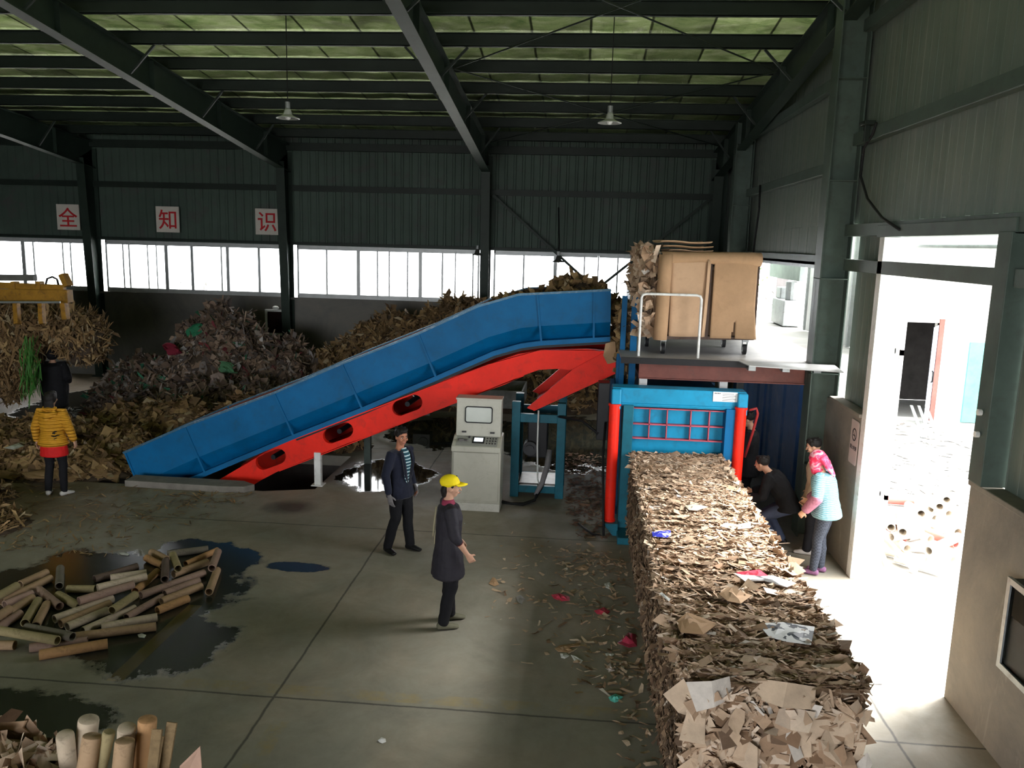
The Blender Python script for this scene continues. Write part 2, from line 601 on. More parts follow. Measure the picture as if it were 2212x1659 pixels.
cardboard = island_mat('torn_cardboard', [(0.0, (0.48, 0.325, 0.21)), (0.2, (0.58, 0.42, 0.285)), (0.38, (0.38, 0.245, 0.15)), (0.5, (0.25, 0.15, 0.085)), (0.6, (0.64, 0.485, 0.345)),
                                          (0.74, (0.52, 0.365, 0.245)), (0.86, (0.72, 0.575, 0.44)), (0.95, (0.75, 0.68, 0.60)), (0.975, (0.16, 0.10, 0.06))])
straw = island_mat('straw_brown_paper', [(0.0, (0.22, 0.13, 0.052)), (0.25, (0.30, 0.185, 0.08)), (0.5, (0.14, 0.085, 0.038)), (0.72, (0.38, 0.25, 0.11)), (0.93, (0.42, 0.33, 0.20))])
shaded_sidepaper = island_mat('shaded_pressed_fibre', [(0.0, (0.17, 0.10, 0.055)), (0.3, (0.24, 0.15, 0.085)), (0.5, (0.10, 0.062, 0.036)), (0.7, (0.29, 0.19, 0.11)), (0.88, (0.36, 0.26, 0.17)), (0.97, (0.5, 0.42, 0.33))])  # darker brown tints: shade on the bales' left side put into the colour
rubbish = island_mat('mixed_dark_rubbish', [(0.0, (0.15, 0.10, 0.07)), (0.3, (0.26, 0.175, 0.12)), (0.52, (0.09, 0.07, 0.06)), (0.66, (0.36, 0.26, 0.19)), (0.8, (0.2, 0.17, 0.155)),
                                            (0.88, (0.36, 0.30, 0.26)), (0.93, (0.38, 0.36, 0.34)), (0.955, (0.2, 0.03, 0.04)), (0.97, (0.03, 0.17, 0.09)), (0.985, (0.5, 0.47, 0.44))])
# ================================================================ the building
def roof_z(y):
    return 6.92 + 0.1 * (YB - y) if y > YRIDGE else 6.92 + 0.1 * (YB - YRIDGE) - 0.1 * (YRIDGE - y)


# floor with the conveyor pit
PX0, PX1, PY0, PY1 = -8.6, -4.95, 12.78, 15.2
mb = plate([(XL, YF), (XR + 0.27, YF), (XR + 0.27, YB + 0.3), (XL, YB + 0.3)], [[(PX0, PY0), (PX1 - 0.2, PY0), (PX1 + 0.6, PY0 + 0.25), (PX1 + 0.6, PY1), (PX0, PY1)]],
           lambda u, v, w: Vector((u, v, -w)), 0.2)
struct('floor', mb, concrete)
mb = MB()
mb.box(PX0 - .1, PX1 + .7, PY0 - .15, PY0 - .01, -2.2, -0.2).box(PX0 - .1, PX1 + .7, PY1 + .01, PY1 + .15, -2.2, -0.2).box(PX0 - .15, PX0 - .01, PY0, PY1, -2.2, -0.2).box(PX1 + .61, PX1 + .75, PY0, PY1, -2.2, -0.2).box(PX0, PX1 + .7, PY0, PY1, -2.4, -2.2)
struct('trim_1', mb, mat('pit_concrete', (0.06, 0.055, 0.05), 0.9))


def ribbed(a, b, z0, z1, nrm, pitch=0.30, dep=0.03, ztop=None, prof=((0, 0), (0.62, 0), (0.7, 1), (0.9, 1), (0.98, 0))):
    """trapezoid sheet from a to b (xy), ribs standing along nrm"""
    a, b, nrm = Vector((*a, 0)), Vector((*b, 0)), Vector((*nrm, 0))
    L = (b - a).length
    d = (b - a) / L
    n = max(1, round(L / pitch))
    p = L / n
    us = []
    for i in range(n):
        for fr, h in prof:
            us.append(((i + fr) * p, h * dep))
    us.append((L, 0))
    mb = MB()
    q = [a + d * u + nrm * h for u, h in us]
    zt = [(ztop(p_) if ztop else z1) for p_ in q]
    m = len(q)
    vs = [(p_.x, p_.y, z0) for p_ in q] + [(p_.x, p_.y, z) for p_, z in zip(q, zt)]
    back = [(p_.x - nrm.x * 0.05, p_.y - nrm.y * 0.05, z0) for p_ in (a, b)] + [(p_.x - nrm.x * 0.05, p_.y - nrm.y * 0.05, z) for p_, z in ((b, zt[-1]), (a, zt[0]))]
    mb.add(vs, [(i, i + 1, i + 1 + m, i + m) for i in range(m - 1)])
    mb.add(back, [(0, 1, 2, 3)])
    return mb


def merge(*ms):
    r = MB()
    for q in ms:
        r.add(q.v, q.f)
        r.m[-len(q.f):] = q.m
    return r


# rear wall
mb = merge(ribbed((XL, YB), (XR + .25, YB), 3.96, 7.1, (0, -1), 0.24))
w_back = struct('wall_back', mb, shaded_rear_sheet)
mb = MB().box(XL, XR + .27, YB - 0.05, YB + .22, 0, 2.42)
mb.box(XL, XR, YB - 0.09, YB + .24, 2.42, 2.48)
obj('dado', mb, render_dark, w_back)
# the rear windows, one to a bay
colx = [3.45, -2.67, -8.3, -14.0, -19.7, -25.4]


def window(n, x0, x1, yc, z0, z1, layout):
    """layout: (fraction, half width) of the uprights; glass behind"""
    fr = MB()
    fr.box(x0, x1, yc - .04, yc + .04, z1 - .07, z1).box(x0, x1, yc - .04, yc + .04, z0, z0 + .07)
    fr.box(x0, x0 + .05, yc - .04, yc + .04, z0, z1).box(x1 - .05, x1, yc - .04, yc + .04, z0, z1)
    W = x1 - x0
    for u, hw in layout:
        fr.box(x0 + u * W - hw, x0 + u * W + hw, yc - .045, yc + .045, z0 + .02, z1 - .02)
    w = struct('window_%d' % n, fr, alu, bevel=0.004)
    u0 = 0
    sash = MB()
    for i, (u, hw) in enumerate(list(layout) + [(1, 0)]):
        if u - u0 > .02:
            sash.box(x0 + u0 * W + .02, x0 + u * W - .02, yc - .03, yc + .0, z0 + .07, z0 + .12)
            sash.box(x0 + u0 * W + .02, x0 + u * W - .02, yc - .03, yc + .0, z1 - .12, z1 - .07)
        u0 = u
    obj('sash_rail', sash, alu, w)
    obj('pane', MB().box(x0 + .05, x1 - .05, yc + .005, yc + .011, z0 + .07, z1 - .07), glass, w)


L2 = [(.10, .018), (.135, .02), (.24, .015), (.29, .015), (.345, .05), (.49, .04), (.655, .02), (.69, .045), (.865, .035)]
L3 = [(.165, .022), (.34, .05), (.445, .02), (.51, .018), (.61, .02), (.68, .05), (.80, .025), (.87, .018), (.965, .02)]
L4 = [(.22, .025), (.45, .05), (.66, .02), (.76, .018), (.90, .02)]
L1 = [(.40, .03), (.60, .055), (.66, .02), (.83, .018), (.875, .018)]
for n, (a, b, L) in enumerate([(-14.0, -19.7, L1), (-8.3, -14.0, L2), (-2.67, -8.3, L3), (3.45, -2.67, L4), (-19.7, -25.4, L2), (-25.4, -31.0, L3)]):
    lo, hi = b + .2, a - .2
    if n == 3:
        hi = 1.35
    window(n + 1, lo, hi, YB + .02, 2.48, 3.96, L)
# rear wall, closed part right of the last window
struct('trim_2', MB().box(1.35, XR + .25, YB - .02, YB + .06, 2.48, 3.96), brown_red)

# steel columns of the rear wall, tapered, and rafters
for i, cx in enumerate(colx):
    m = MB()
    d0, d1 = 0.28, 0.62
    yb, w = YB - .06, .24
    m.box(cx - w / 2, cx + w / 2, yb - .015, yb, 0, 6.5)
    m.prism([(cx - w / 2, yb - d0, 0), (cx - w / 2, yb - d0 - .015, 0), (cx - w / 2, yb - d1 - .015, 6.2), (cx - w / 2, yb - d1, 6.2)], (w, 0, 0))
    m.prism([(cx - .006, yb, 0), (cx - .006, yb - d0, 0), (cx - .006, yb - d1, 6.2), (cx - .006, yb, 6.5)], (.012, 0, 0))
    m.box(cx - .2, cx + .2, yb - d0 - .06, yb, 0, .025)
    o = struct('steel_column', m, shaded_steel)

    # rafter: a tapered I section rising to the ridge, then falling
    def zb(y):
        return 5.95 + .122 * (YB - y)

    def zt(y):
        return roof_z(y) - .26
    for (ya, yb2) in ((YB - .1, YRIDGE), (YRIDGE, YF + .1)):
        m = MB()
        if ya > yb2 and ya > YRIDGE:
            A = [(ya, zb(ya)), (yb2, zb(8)), (yb2, zt(yb2)), (ya, zt(ya))]
            A = [(ya, zb(ya)), (8.0, zb(8.0)), (yb2, zb(8.0) + .3), (yb2, zt(yb2)), (ya, zt(ya))]
        else:
            A = [(ya, zb(8.0) + .3), (yb2, 6.0), (yb2, zt(yb2)), (ya, zt(ya))]
        rx = cx
        m.prism([(rx - .006, y, z) for y, z in A], (.012, 0, 0))
        nn = len(A)
        for k in range(nn - 1):
            if k == nn - 2 or k < nn - 3 + 1:
                (y0, z0), (y1, z1) = A[k], A[k + 1]
                if abs(y0 - y1) < .01:
                    continue
                m.beam((rx, y0, z0), (rx, y1, z1), .22, .018)
        # stiffeners
        if ya > YRIDGE:
            for ys in (21.2, 18.5, 15.6, 12.8, 10.2):
                m.box(rx - .1, rx + .1, ys - .006, ys + .006, zb(ys), zt(ys))
        raf = struct('roof_rafter', m, shaded_steel)
        # knee braces from the rafter foot up to the purlins
        if ya > YRIDGE and i < 4:
            kb = MB()
            for ys in (20.5, 17.6, 14.8, 12.0, 9.2):
                for sg in (-1, 1):
                    if i == 0 and sg > 0:
                        continue
                    kb.beam((rx + sg * .08, ys, zb(ys) + .06), (rx + sg * .55, ys, roof_z(ys) - .25), .04, .04)
            obj('knee_brace', kb, steel_dark, raf)

# purlins: cold formed C sections running the length of the hall
for k in range(14):
    y = 21.9 - k * 1.42
    if y < YRIDGE:
        break
    z = roof_z(y)
    m = MB().box(XL, XR, y - .006, y, z - .25, z - .02).box(XL, XR, y - .09, y, z - .25, z - .238).box(XL, XR, y - .07, y, z - .032, z - .02).box(XL, XR, y - .09, y - .082, z - .25, z - .21)
    struct('roof_purlin', m, steel_dark)
m = MB()
for k in range(9):
    y = YRIDGE - 1.2 - k * 2.0
    if y < YF:
        break
    m.box(XL, XR, y - .05, y, roof_z(y) - .25, roof_z(y) - .02)
struct('trim_3', m, steel_dark)

# roof: foil-backed sheets
m = MB()
nx, ny = 60, 44
ys = list(np.linspace(YRIDGE, YB + .3, ny))
xs = list(np.linspace(XL - .2, XR + .3, nx))
vs = [(x, y, roof_z(y) + .012 * math.sin(x * 5.2) * math.sin(y * 2.1) + .01) for y in ys for x in xs]
m.add(vs, [(j * nx + i, j * nx + i + 1, (j + 1) * nx + i + 1, (j + 1) * nx + i) for j in range(ny - 1) for i in range(nx - 1)])
yq = [YF - .3, YRIDGE]
m.add([(XL - .2, yq[0], roof_z(yq[0])), (XR + .3, yq[0], roof_z(yq[0])), (XR + .3, yq[1], roof_z(yq[1])), (XL - .2, yq[1], roof_z(yq[1]))], [(0, 1, 2, 3)])
struct('ceiling', m, foil)

# wire cross bracing under the roof of the right bay, and in the rear wall
m = MB()
for (xa, ya, xb, yb3) in ((-2.5, 9.8, 3.3, 15.6), (3.3, 9.8, -2.5, 15.6), (-2.5, 15.6, 3.3, 21.6), (3.3, 15.6, -2.5, 21.6)):
    m.cyl((xa, ya, roof_z(ya) - .36), (xb, yb3, roof_z(yb3) - .36), .014, 6)
struct('trim_4', m, steel_dark)
m = MB()
m.beam((-2.5, YB - .3, 5.45), (3.3, YB - .3, 0.5), .07, .07).beam((3.3, YB - .3, 5.45), (-2.5, YB - .3, 0.5), .07, .07)
struct('trim_5', m, shaded_steel)
# girts on the rear wall
for i, z in enumerate((5.45, 3.98)):
    struct('trim_%d' % (6 + i), MB().box(XL, XR, YB - .12, YB - .04, z, z + (.16 if i == 0 else .07)), steel_dark)
struct('trim_8', MB().box(XL, XR, YB - .2, YB - .04, 6.55, 6.75), steel_dark)

# gable wall on the right -------------------------------------------------
XS = XR + .16          # sheet plane
DY0, DY1, DZ = 7.6, 10.43, 4.38       # side door


def topz(p):
    return roof_z(p.y) + .02


def sh(y0, y1, z0, z1=None):
    return ribbed((XS, y0), (XS, y1), z0, z1 or 0, (-1, 0), 0.56, -0.045, None if z1 else topz, ((0, 0), (.3, 0), (.304, .2), (.31, 0), (.62, 0), (.624, .2), (.63, 0), (.955, 0), (.957, 1), (.977, 1), (.979, 0)))


mb = merge(sh(YF, DY0, DZ + .2), sh(DY0, DY1, DZ + .2), sh(DY1, YB, DZ + .2), sh(YF, DY0 - .28, 2.15, DZ + .2), sh(DY1 + .17, 11.82, 2.1, DZ + .2), sh(12.3, YB, 4.0, DZ + .21), sh(19.3, YB, 2.4, 4.0))
w_right = struct('wall_right', mb, sheet)
mb = MB().box(XR, XR + .26, YF, DY0, 0, 2.12).box(XR, XR + .26, DY1 + .16, 12.9, 0, 2.1).box(XR, XR + .26, 19.3, YB, 0, 2.4)
mb.box(XR - .03, XR + .16, YF, DY0 - .01, 2.12, 2.17).box(XR - .03, XR + .14, DY1 + .17, 11.9, 2.1, 2.15)
obj('dado', mb, render_wall, w_right, bevel=.008)
# vertical seams of the flat panels
# girts
GI = [(5.62, YF, 12.0), (5.35, 12.3, 19.4), (DZ + .02, DY0 - .0, 12.0), (3.93, DY0, 11.9), (3.97, 12.3, 19.4), (3.93, YF, DY0 - .3), (DZ + .02, YF, DY0), (7.1, YF, 12.0), (6.6, 12.3, 19.4)]
for i, (z, y0, y1) in enumerate(GI):
    m = MB().box(XR + .02, XR + .13, y0, y1, z, z + .16)
    m.box(XR + .0, XR + .012, y0, y1, z, z + .16)
    struct('trim_%d' % (9 + i), m, steel, bevel=.004)
# gable columns
for yc in (12.1, 19.5):
    m = MB()
    x0, x1, w = XR - .3, XR + .1, .32
    m.box(x0, x0 + .016, yc - w / 2, yc + w / 2, 0, roof_z(yc) - .3).box(x1 - .016, x1, yc - w / 2, yc + w / 2, 0, roof_z(yc) - .3).box(x0, x1, yc - .007, yc + .007, 0, roof_z(yc) - .3)
    for k in range(5):
        m.box(x0, x1, yc - w / 2, yc + w / 2, 1.1 + k * 1.35, 1.112 + k * 1.35)
    struct('steel_column', m, steel)
# side door frame: jamb on the far side white, door light put into its colour, dark box post on the near side
m = MB().box(XR, XR + .26, DY1, DY1 + .16, 0, DZ)
d1 = struct('door_1', m, white_paint, bevel=.006)
obj('jamb', MB().box(XR - .04, XR + .22, DY0 - .26, DY0 - .02, 2.17, DZ + .02), steel, d1, bevel=.006)
obj('lintel', MB().box(XR - .02, XR + .2, DY0 - .26, DY1 + .22, DZ, DZ + .14), steel, d1, bevel=.004)
obj('door_rail', MB().cyl((XR + .34, DY0 - .4, DZ - .1), (XR + .34, DY1 + .3, DZ - .1), .025, 8), galv, d1)
lf = MB().box(XR + .31, XR + .35, DY1 + .1, DY1 + .16, 0.02, 4.0).box(XR + .31, XR + .35, DY1 - .06, DY1 - .02, 0.02, 4.0).box(XR + .31, XR + .35, DY1 - .06, DY1 + .16, 2.95, 3.02).box(XR + .31, XR + .35, DY1 - .06, DY1 + .16, 1.1, 1.16)
obj('door_leaf_edge', lf, white_paint, d1)
bl = MB()
for z in (2.62, 2.82):
    bl.cyl((XR - .05, DY0 - .14, z), (XR - .085, DY0 - .14, z), .028, 12)
obj('bolt', bl, white_paint, d1, smooth='auto')
# blue sliding gate below the platform
m = ribbed((XR + .06, 12.95), (XR + .06, 19.3), 0.03, 2.5, (-1, 0), 1.05, .03)
bluegate = mat('dark_blue_gate_paint', (0.045, 0.12, 0.29), 0.5, 0, 0.35, 0.8, dirt=(0.16, 0.17, 0.25), dirt_amt=.7)
d2 = struct('door_2', m, bluegate)
m = MB()
for y in (12.98, 16.1, 19.2):
    m.box(XR - .01, XR + .03, y - .06, y + .06, 0.03, 2.5)
m.box(XR - .01, XR + .03, 12.95, 19.3, 2.42, 2.5).box(XR - .01, XR + .03, 12.95, 19.3, 0.03, .12)
obj('gate_frame', m, bluegate, d2)
# opening over the platform: steel frame
m = MB().box(XR, XR + .2, 12.3, 12.42, 2.6, 4.0).box(XR, XR + .2, 19.2, 19.32, 2.6, 4.0).box(XR, XR + .2, 12.3, 19.3, 3.92, 4.02)
struct('door_3', m, galv)

# left and front walls
struct('wall_left', merge(ribbed((XL, YF), (XL, YB), 2.4, 6.9, (1, 0), .6, .03, lambda p: roof_z(p.y)), MB().box(XL - .25, XL, YF, YB, 0, 2.4)), sheet)
mb = merge(ribbed((XL, YF), (-12.5, YF), 0, 7.4, (0, 1), .6), ribbed((0.5, YF), (XR, YF), 0, 7.4, (0, 1), .6), ribbed((-12.5, YF), (0.5, YF), 5.0, 7.4, (0, 1), .6))  # wide doorway out of view, added to let fill light in
struct('wall_front', mb, sheet)

# outside ground, far away all round
m = MB().box(XR + .27, 60, -30, 70, -.2, -.02).box(-60, XR + .27, YB + .3, 70, -.2, -.02).box(-60, XR + .27, -60, YF, -.2, -.02)
yardm = mat('pale_yard_concrete', (0.38, 0.38, 0.365), 0.9, 0, 0.25, 0.8, dirt=(0.34, 0.3, 0.26), dirt_amt=.4)
struct('yard_ground', m, yardm)
# ================================================================ conveyor
YC = 13.2
T = [(269, 977), (398, 921), (591, 849), (737, 786), (902, 721), (1034, 661), (1121, 636), (1159, 634), (1320, 626)]
B = [(315, 1087), (445, 1028), (636, 948), (784, 890), (943, 822), (1068, 768), (1125, 752), (1168, 746), (1318, 737)]
TP = [gy(*p, YC) for p in T]
BP = [gy(*p, YC) for p in B]
# lower end square to the slope
conv = thing('inclined_conveyor', (-3.5, 14.0, 0), 'long blue inclined feed conveyor with red underframe rising from floor pit to press', 'conveyor')


def conv_pt(i, f, y):
    p = TP[i].lerp(BP[i], f)
    return Vector((p.x, y, p.z))


for side, (yo, s) in enumerate(((YC, 1), (YC + 1.75, -1))):
    m = MB()
    sec = [(0, -.05), (0, .0), (.02, .0), (.02, -.0), (.62, 0), (.9, .2), (.92, .2), (.92, -.02), (1.0, -.02)]
    rows = []
    for i in range(len(T)):
        rows.append([conv_pt(i, f, yo + s * w) for f, w in sec])
    k = len(sec)
    vs = [p for r in rows for p in r]
    m.add(vs, [(i * k + j, i * k + j + 1, (i + 1) * k + j + 1, (i + 1) * k + j) for i in range(len(T) - 1) for j in range(k - 1)])
    o = obj('side_wall', m, blue, conv)
    sd = o.modifiers.new('solid', 'SOLIDIFY')
    sd.thickness = .012
    # stiffening ribs
    ribs = [0, 1, 2, 3, 4, 7, 8]
    for i in ribs:
        m = MB()
        a, b, c = conv_pt(i, 0.0, yo - s * .03), conv_pt(i, .62, yo - s * .03), conv_pt(i, 1.0, yo - s * .03)
        if i == 8:
            dx = Vector((-.28, 0, 0)); a += dx; b += dx; c += dx
        d = Vector((.03, 0, .012)) if i < 5 else Vector((.03, 0, 0))
        m.prism([a, b, c, c + d, b + d, a + d], (0, s * .06 , 0))
        obj('stiffening_rib', m, blue, conv)
    # rim angle
    m = MB()
    for i in range(len(T) - 1):
        m.beam(conv_pt(i, 0, yo - s * .02), conv_pt(i + 1, 0, yo - s * .02), .07, .035)
    obj('rim_rail', m, mat('worn_blue_rim', (0.05, 0.13, 0.2), .4, .2, .3, 4, dirt=(.3, .32, .33), dirt_amt=.5), conv)
# rusty inside lining and moving slat belt
m = MB()
for s_, yo in ((1, YC + .03), (-1, YC + 1.72)):
    k = len(T)
    vs = [conv_pt(i, f, yo) for i in range(k) for f in (.01, .55)]
    m.add(vs, [(2 * i, 2 * i + 1, 2 * i + 3, 2 * i + 2) for i in range(k - 1)])
obj('inner_lining', m, brown_red, conv)
m = MB()
for i in range(len(T) - 1):
    a, b = conv_pt(i, .5, YC + .06), conv_pt(i + 1, .5, YC + .06)
    m.prism([a, b, b + Vector((0, 0, -.04)), a + Vector((0, 0, -.04))], (0, 1.63, 0))
    n = max(1, int((b - a).length / .3))
    for q in range(n):
        p = a.lerp(b, (q + .5) / n)
        m.box(p.x - .015, p.x + .015, YC + .06, YC + 1.69, p.z - .02, p.z + .05)
obj('slat_belt', m, rust, conv)
# thin rail between the blue wall and the red frame
m = MB()
for i in range(2, len(T) - 1):
    m.beam(conv_pt(i, 1.03, YC + .1), conv_pt(i + 1, 1.03, YC + .1), .1, .05)
obj('lower_rail', m, mat('dark_machine_steel', (.02, .025, .03), .5), conv)
RO = [(440, 1056), (600, 962), (745, 903), (911, 838), (1052, 789), (1117, 766), (1168, 757), (1269, 755), (1309, 759), (1338, 765), (1338, 803), (1152, 888), (1138, 883), (1180, 848),
      (1236, 800), (1200, 798), (1164, 800), (1131, 812), (1090, 832), (990, 868), (817, 936), (745, 961), (600, 1019), (560, 1040), (490, 1085), (430, 1085)]
hol = []
for cx, cy in ((582, 994), (728, 937), (878, 877)):
    an = math.radians(-21)
    L_ = []
    for k in range(24):
        a = 2 * PI * k / 24
        x = math.cos(a) * 18 + (16 if math.cos(a) > 0 else -16)
        y = math.sin(a) * 17
        L_.append((cx + x * math.cos(an) - y * math.sin(an), cy + x * math.sin(an) + y * math.cos(an)))
    hol.append(L_)
for yo in (YC + .06, YC + 1.6):
    m = plate(RO, hol, lambda u, v, w, yo=yo: gy(u, v, YC) * 1.0 + Vector((0, yo - YC + w, 0)), .09)
    obj('underframe_plate', m, red, conv)
m = MB()
for a, b in (((600, 962), (1052, 789)), ((1052, 789), (1168, 757)), ((1168, 757), (1309, 759))):
    m.beam(gy(*a, YC) + Vector((0, .02, 0)), gy(*b, YC) + Vector((0, .02, 0)), .1, .02)
m.beam(gy(1309, 762, YC) + Vector((0, .05, 0)), gy(1238, 800, YC) + Vector((0, .05, 0)), .05, .03)
for a, b in (((600, 1019), (990, 868)), ((990, 868), (1131, 812)), ((1152, 888), (1338, 803))):
    m.prism([gy(*a, YC) + Vector((0, .06, 0)), gy(*b, YC) + Vector((0, .06, 0)), gy(*b, YC) + Vector((0, .06, -.015)), gy(*a, YC) + Vector((0, .06, -.015))], (0, 1.6, 0))
obj('underframe_flange', m, red, conv)
# cross rollers seen through the slots
m = MB()
for cx, cy in ((582, 994), (728, 937), (878, 877)):
    p = gy(cx, cy, YC)
    obj('return_roller', MB().cyl((p.x - .05, YC + .3, p.z - .03), (p.x + .1, YC + 1.5, p.z + .02), .045, 12), mat('dark_machine_steel', (.02, .025, .03)), conv, smooth='auto')
for px_, y0, y1, col_ in ((686, 983, 1049, white_paint), ):
    p = gz(px_, y1)
    obj('support_leg', MB().box(p.x - .055, p.x + .055, p.y, p.y + .1, 0, gy(px_, 978, p.y).z).box(p.x - .1, p.x + .1, p.y - .05, p.y + .15, 0, .015), white_paint, conv)
obj('support_leg', MB().box(-3.97, -3.85, 14.75, 14.85, 0, .95), steel, conv)
# broken concrete lip of the pit
a, b = gz(268, 1052), gz(512, 1066)
m = MB()
m.prism([(a.x, 12.63, 0), (a.x + .9, 12.6, 0), (-5.75, 12.58, 0), (-5.42, 12.62, 0), (-5.3, 12.78, 0), (-5.55, 12.95, 0), (a.x, 12.98, 0)], (0, 0, .11))
tag(obj('concrete_slab', m, mat('broken_kerb_concrete', (.2, .185, .16), .9, 0, .25, 5, bump=.4, bscale=20), bevel=.01), 'long grey concrete slab lying along the pit edge under the blue conveyor', 'slab')

# ================================================================ platform
ZP = 2.58
plat = thing('loading_platform', (2.1, 14.2, 0), 'raised steel loading platform with pale deck and red-brown front beam over the press', 'platform')
deckm = mat('scuffed_pale_deck', (.33, .32, .31), .5, .1, .18, 2.0, dirt=(.2, .18, .16), dirt_amt=.5)
obj('deck', MB().box(.62, XR - .32, 12.05, 17.2, ZP - .03, ZP).box(XR - .32, XR - .0, 12.3, 17.2, ZP - .03, ZP), deckm, plat)
obj('deck_edge', MB().box(.62, 2.5, 12.02, 12.05, ZP - .09, ZP), black, plat)
m = MB()
m.ibeam((.9, 12.2, ZP - .2), (XR - .32, 12.2, ZP - .2), .1, .26)
m.ibeam((.9, 16.9, ZP - .2), (XR - .05, 16.9, ZP - .2), .1, .26)
for x in (.95, 2.2, 3.2):
    m.ibeam((x, 12.2, ZP - .2), (x, 16.9, ZP - .2), .1, .2)
obj('floor_beam', m, brown_red, plat)
for x, y in ((.98, 12.35), (2.17, 12.35), (.98, 16.8), (3.3, 16.8)):
    obj('post', MB().box(x - .06, x + .06, y - .06, y + .06, 0, ZP - .33), white_paint, plat, bevel=.004)
a, b, c, d = gz(1630, 789, ZP), gz(1840, 801, ZP), gz(1828, 806, ZP - .03), gz(1645, 800, ZP - .02)
m = MB().prism([(2.3, 11.96, ZP + .02), (3.62, 11.86, ZP + .02), (3.66, 11.55, ZP - .03), (2.42, 11.78, ZP - .02)], (0, 0, -.012))
obj('steel_plate', m, mat('pale_steel_plate', (.42, .43, .43), .4, .3, .15, 3), plat)
m = MB()
for x in (2.5, 2.98, 3.42):
    m.box(x - .05, x + .05, 11.95, 12.15, ZP - .12, ZP - .04)
obj('lashing_bracket', m, galv, plat)
# white pipe guard rail
pa, pb = gz(1379, 769, ZP), gz(1512, 775, ZP)
yr = pa.y
xa, xb = pa.x, gy(1512, 700, yr).x
zt_ = gy(1379, 634, yr).z
m = MB()
pts = [(xa, yr, ZP), (xa, yr, zt_ - .06), (xa + .02, yr, zt_ - .015), (xa + .07, yr, zt_), (xb - .07, yr, zt_), (xb - .02, yr, zt_ - .015), (xb, yr, zt_ - .06), (xb, yr, ZP)]
m.tube(pts, .02, 10)
obj('guard_rail', m, white_paint, plat, smooth='auto', label='white bent pipe guard rail')

# ================================================================ baling press
press = thing('baling_press', (1.4, 12.5, 0), 'blue hydraulic baling press with red ram cylinders and ribbed gate at bale outlet', 'machine')
Y0 = 11.75
X0, X1 = gy(1335, 1000, Y0).x, gy(1592, 950, Y0).x


def P2(x, y, Y=Y0):
    return gy(x, y, Y)


# side posts
xl0, xl1 = P2(1340, 1000).x, P2(1362, 1000).x
xr0, xr1 = P2(1563, 930).x, P2(1588, 930).x
ztop = P2(1450, 876).z
for (x0, x1) in ((xl0, xl1), (xr0, xr1)):
    m = MB().box(x0, x1, Y0 - .1, Y0 + .3, 0, ztop)
    m.box(x0 - .02, x1 + .02, Y0 - .55, Y0 + .3, 0, .1)
    obj('side_post', m, blue if x0 > 1 else teal, press, bevel=.008)
# top beam
zb0, zb1 = P2(1450, 880).z, P2(1450, 840).z
xt0, xt1 = P2(1322, 850).x, P2(1611, 860).x
obj('top_beam', MB().box(xt0, xt1, Y0 - .05, Y0 + .25, zb0, zb1).box(xt0 + .1, xt1 - .2, Y0 - .07, Y0 - .05, zb0 + .02, zb0 + .05), cyan, press, bevel=.01)
obj('end_cap', MB().box(xt1 - .13, xt1 + .01, Y0 - .14, Y0 - .05, zb0 - .06, zb1 - .01), cyan, press, bevel=.02)
obj('end_cap', MB().box(xt0 - .01, xt0 + .13, Y0 - .14, Y0 - .05, zb0 - .04, zb1 - .01), cyan, press, bevel=.02)
# maker's plate, white, with printed lines and a heading
pl0, pl1 = P2(1541, 846, Y0 - .055), P2(1592, 869, Y0 - .055)
lb = obj('label_plate', MB().box(pl0.x, pl1.x, Y0 - .062, Y0 - .05, pl1.z, pl0.z), mat('printed_white_sticker', (.75, .78, .78), .5, 0, .03), press, label='white printed sticker')
m = MB()
for r_ in range(5):
    z = pl0.z - .025 - r_ * .024
    m.box(pl0.x + .13, pl1.x - (.02 if r_ % 2 else .05), Y0 - .064, Y0 - .062, z - .005, z)
for q in range(4):
    m.box(pl0.x + .02 + q * .022, pl0.x + .034 + q * .022, Y0 - .064, Y0 - .062, pl0.z - .03, pl0.z - .012)
inkm = mat('black_ink', (.03, .03, .035), .6)
obj('printed_text', m, inkm, lb)
# gate with red ribs
gy_ = Y0 + .12
xs_ = [P2(v, 915, gy_ - .05).x for v in (1358, 1402, 1440, 1491, 1531, 1574)]
zs_ = [P2(1460, v, gy_ - .05).z for v in (884, 918, 949)]
gate = obj('gate', MB().box(xs_[0] - .03, xs_[-1] + .03, gy_, gy_ + .05, 1.2, zs_[0] + .05), cyan, press)
pinkred = mat('faded_red_rib', (.5, .09, .12), .45, 0, .2, 4)
m = MB()
for x in xs_:
    m.box(x - .007, x + .007, gy_ - .09, gy_, zs_[2], zs_[0])
for z in zs_:
    m.box(xs_[0], xs_[-1], gy_ - .09, gy_, z - .008, z + .008)
obj('gate_rib', m, pinkred, gate)
obj('gate_side', MB().box(xs_[0] - .06, xs_[0] - .02, gy_ - .1, gy_ + .05, 1.2, zs_[0] + .06).box(xs_[-1] + .02, xs_[-1] + .07, gy_ - .1, gy_ + .05, 1.0, zs_[0] + .06), cyan, gate)
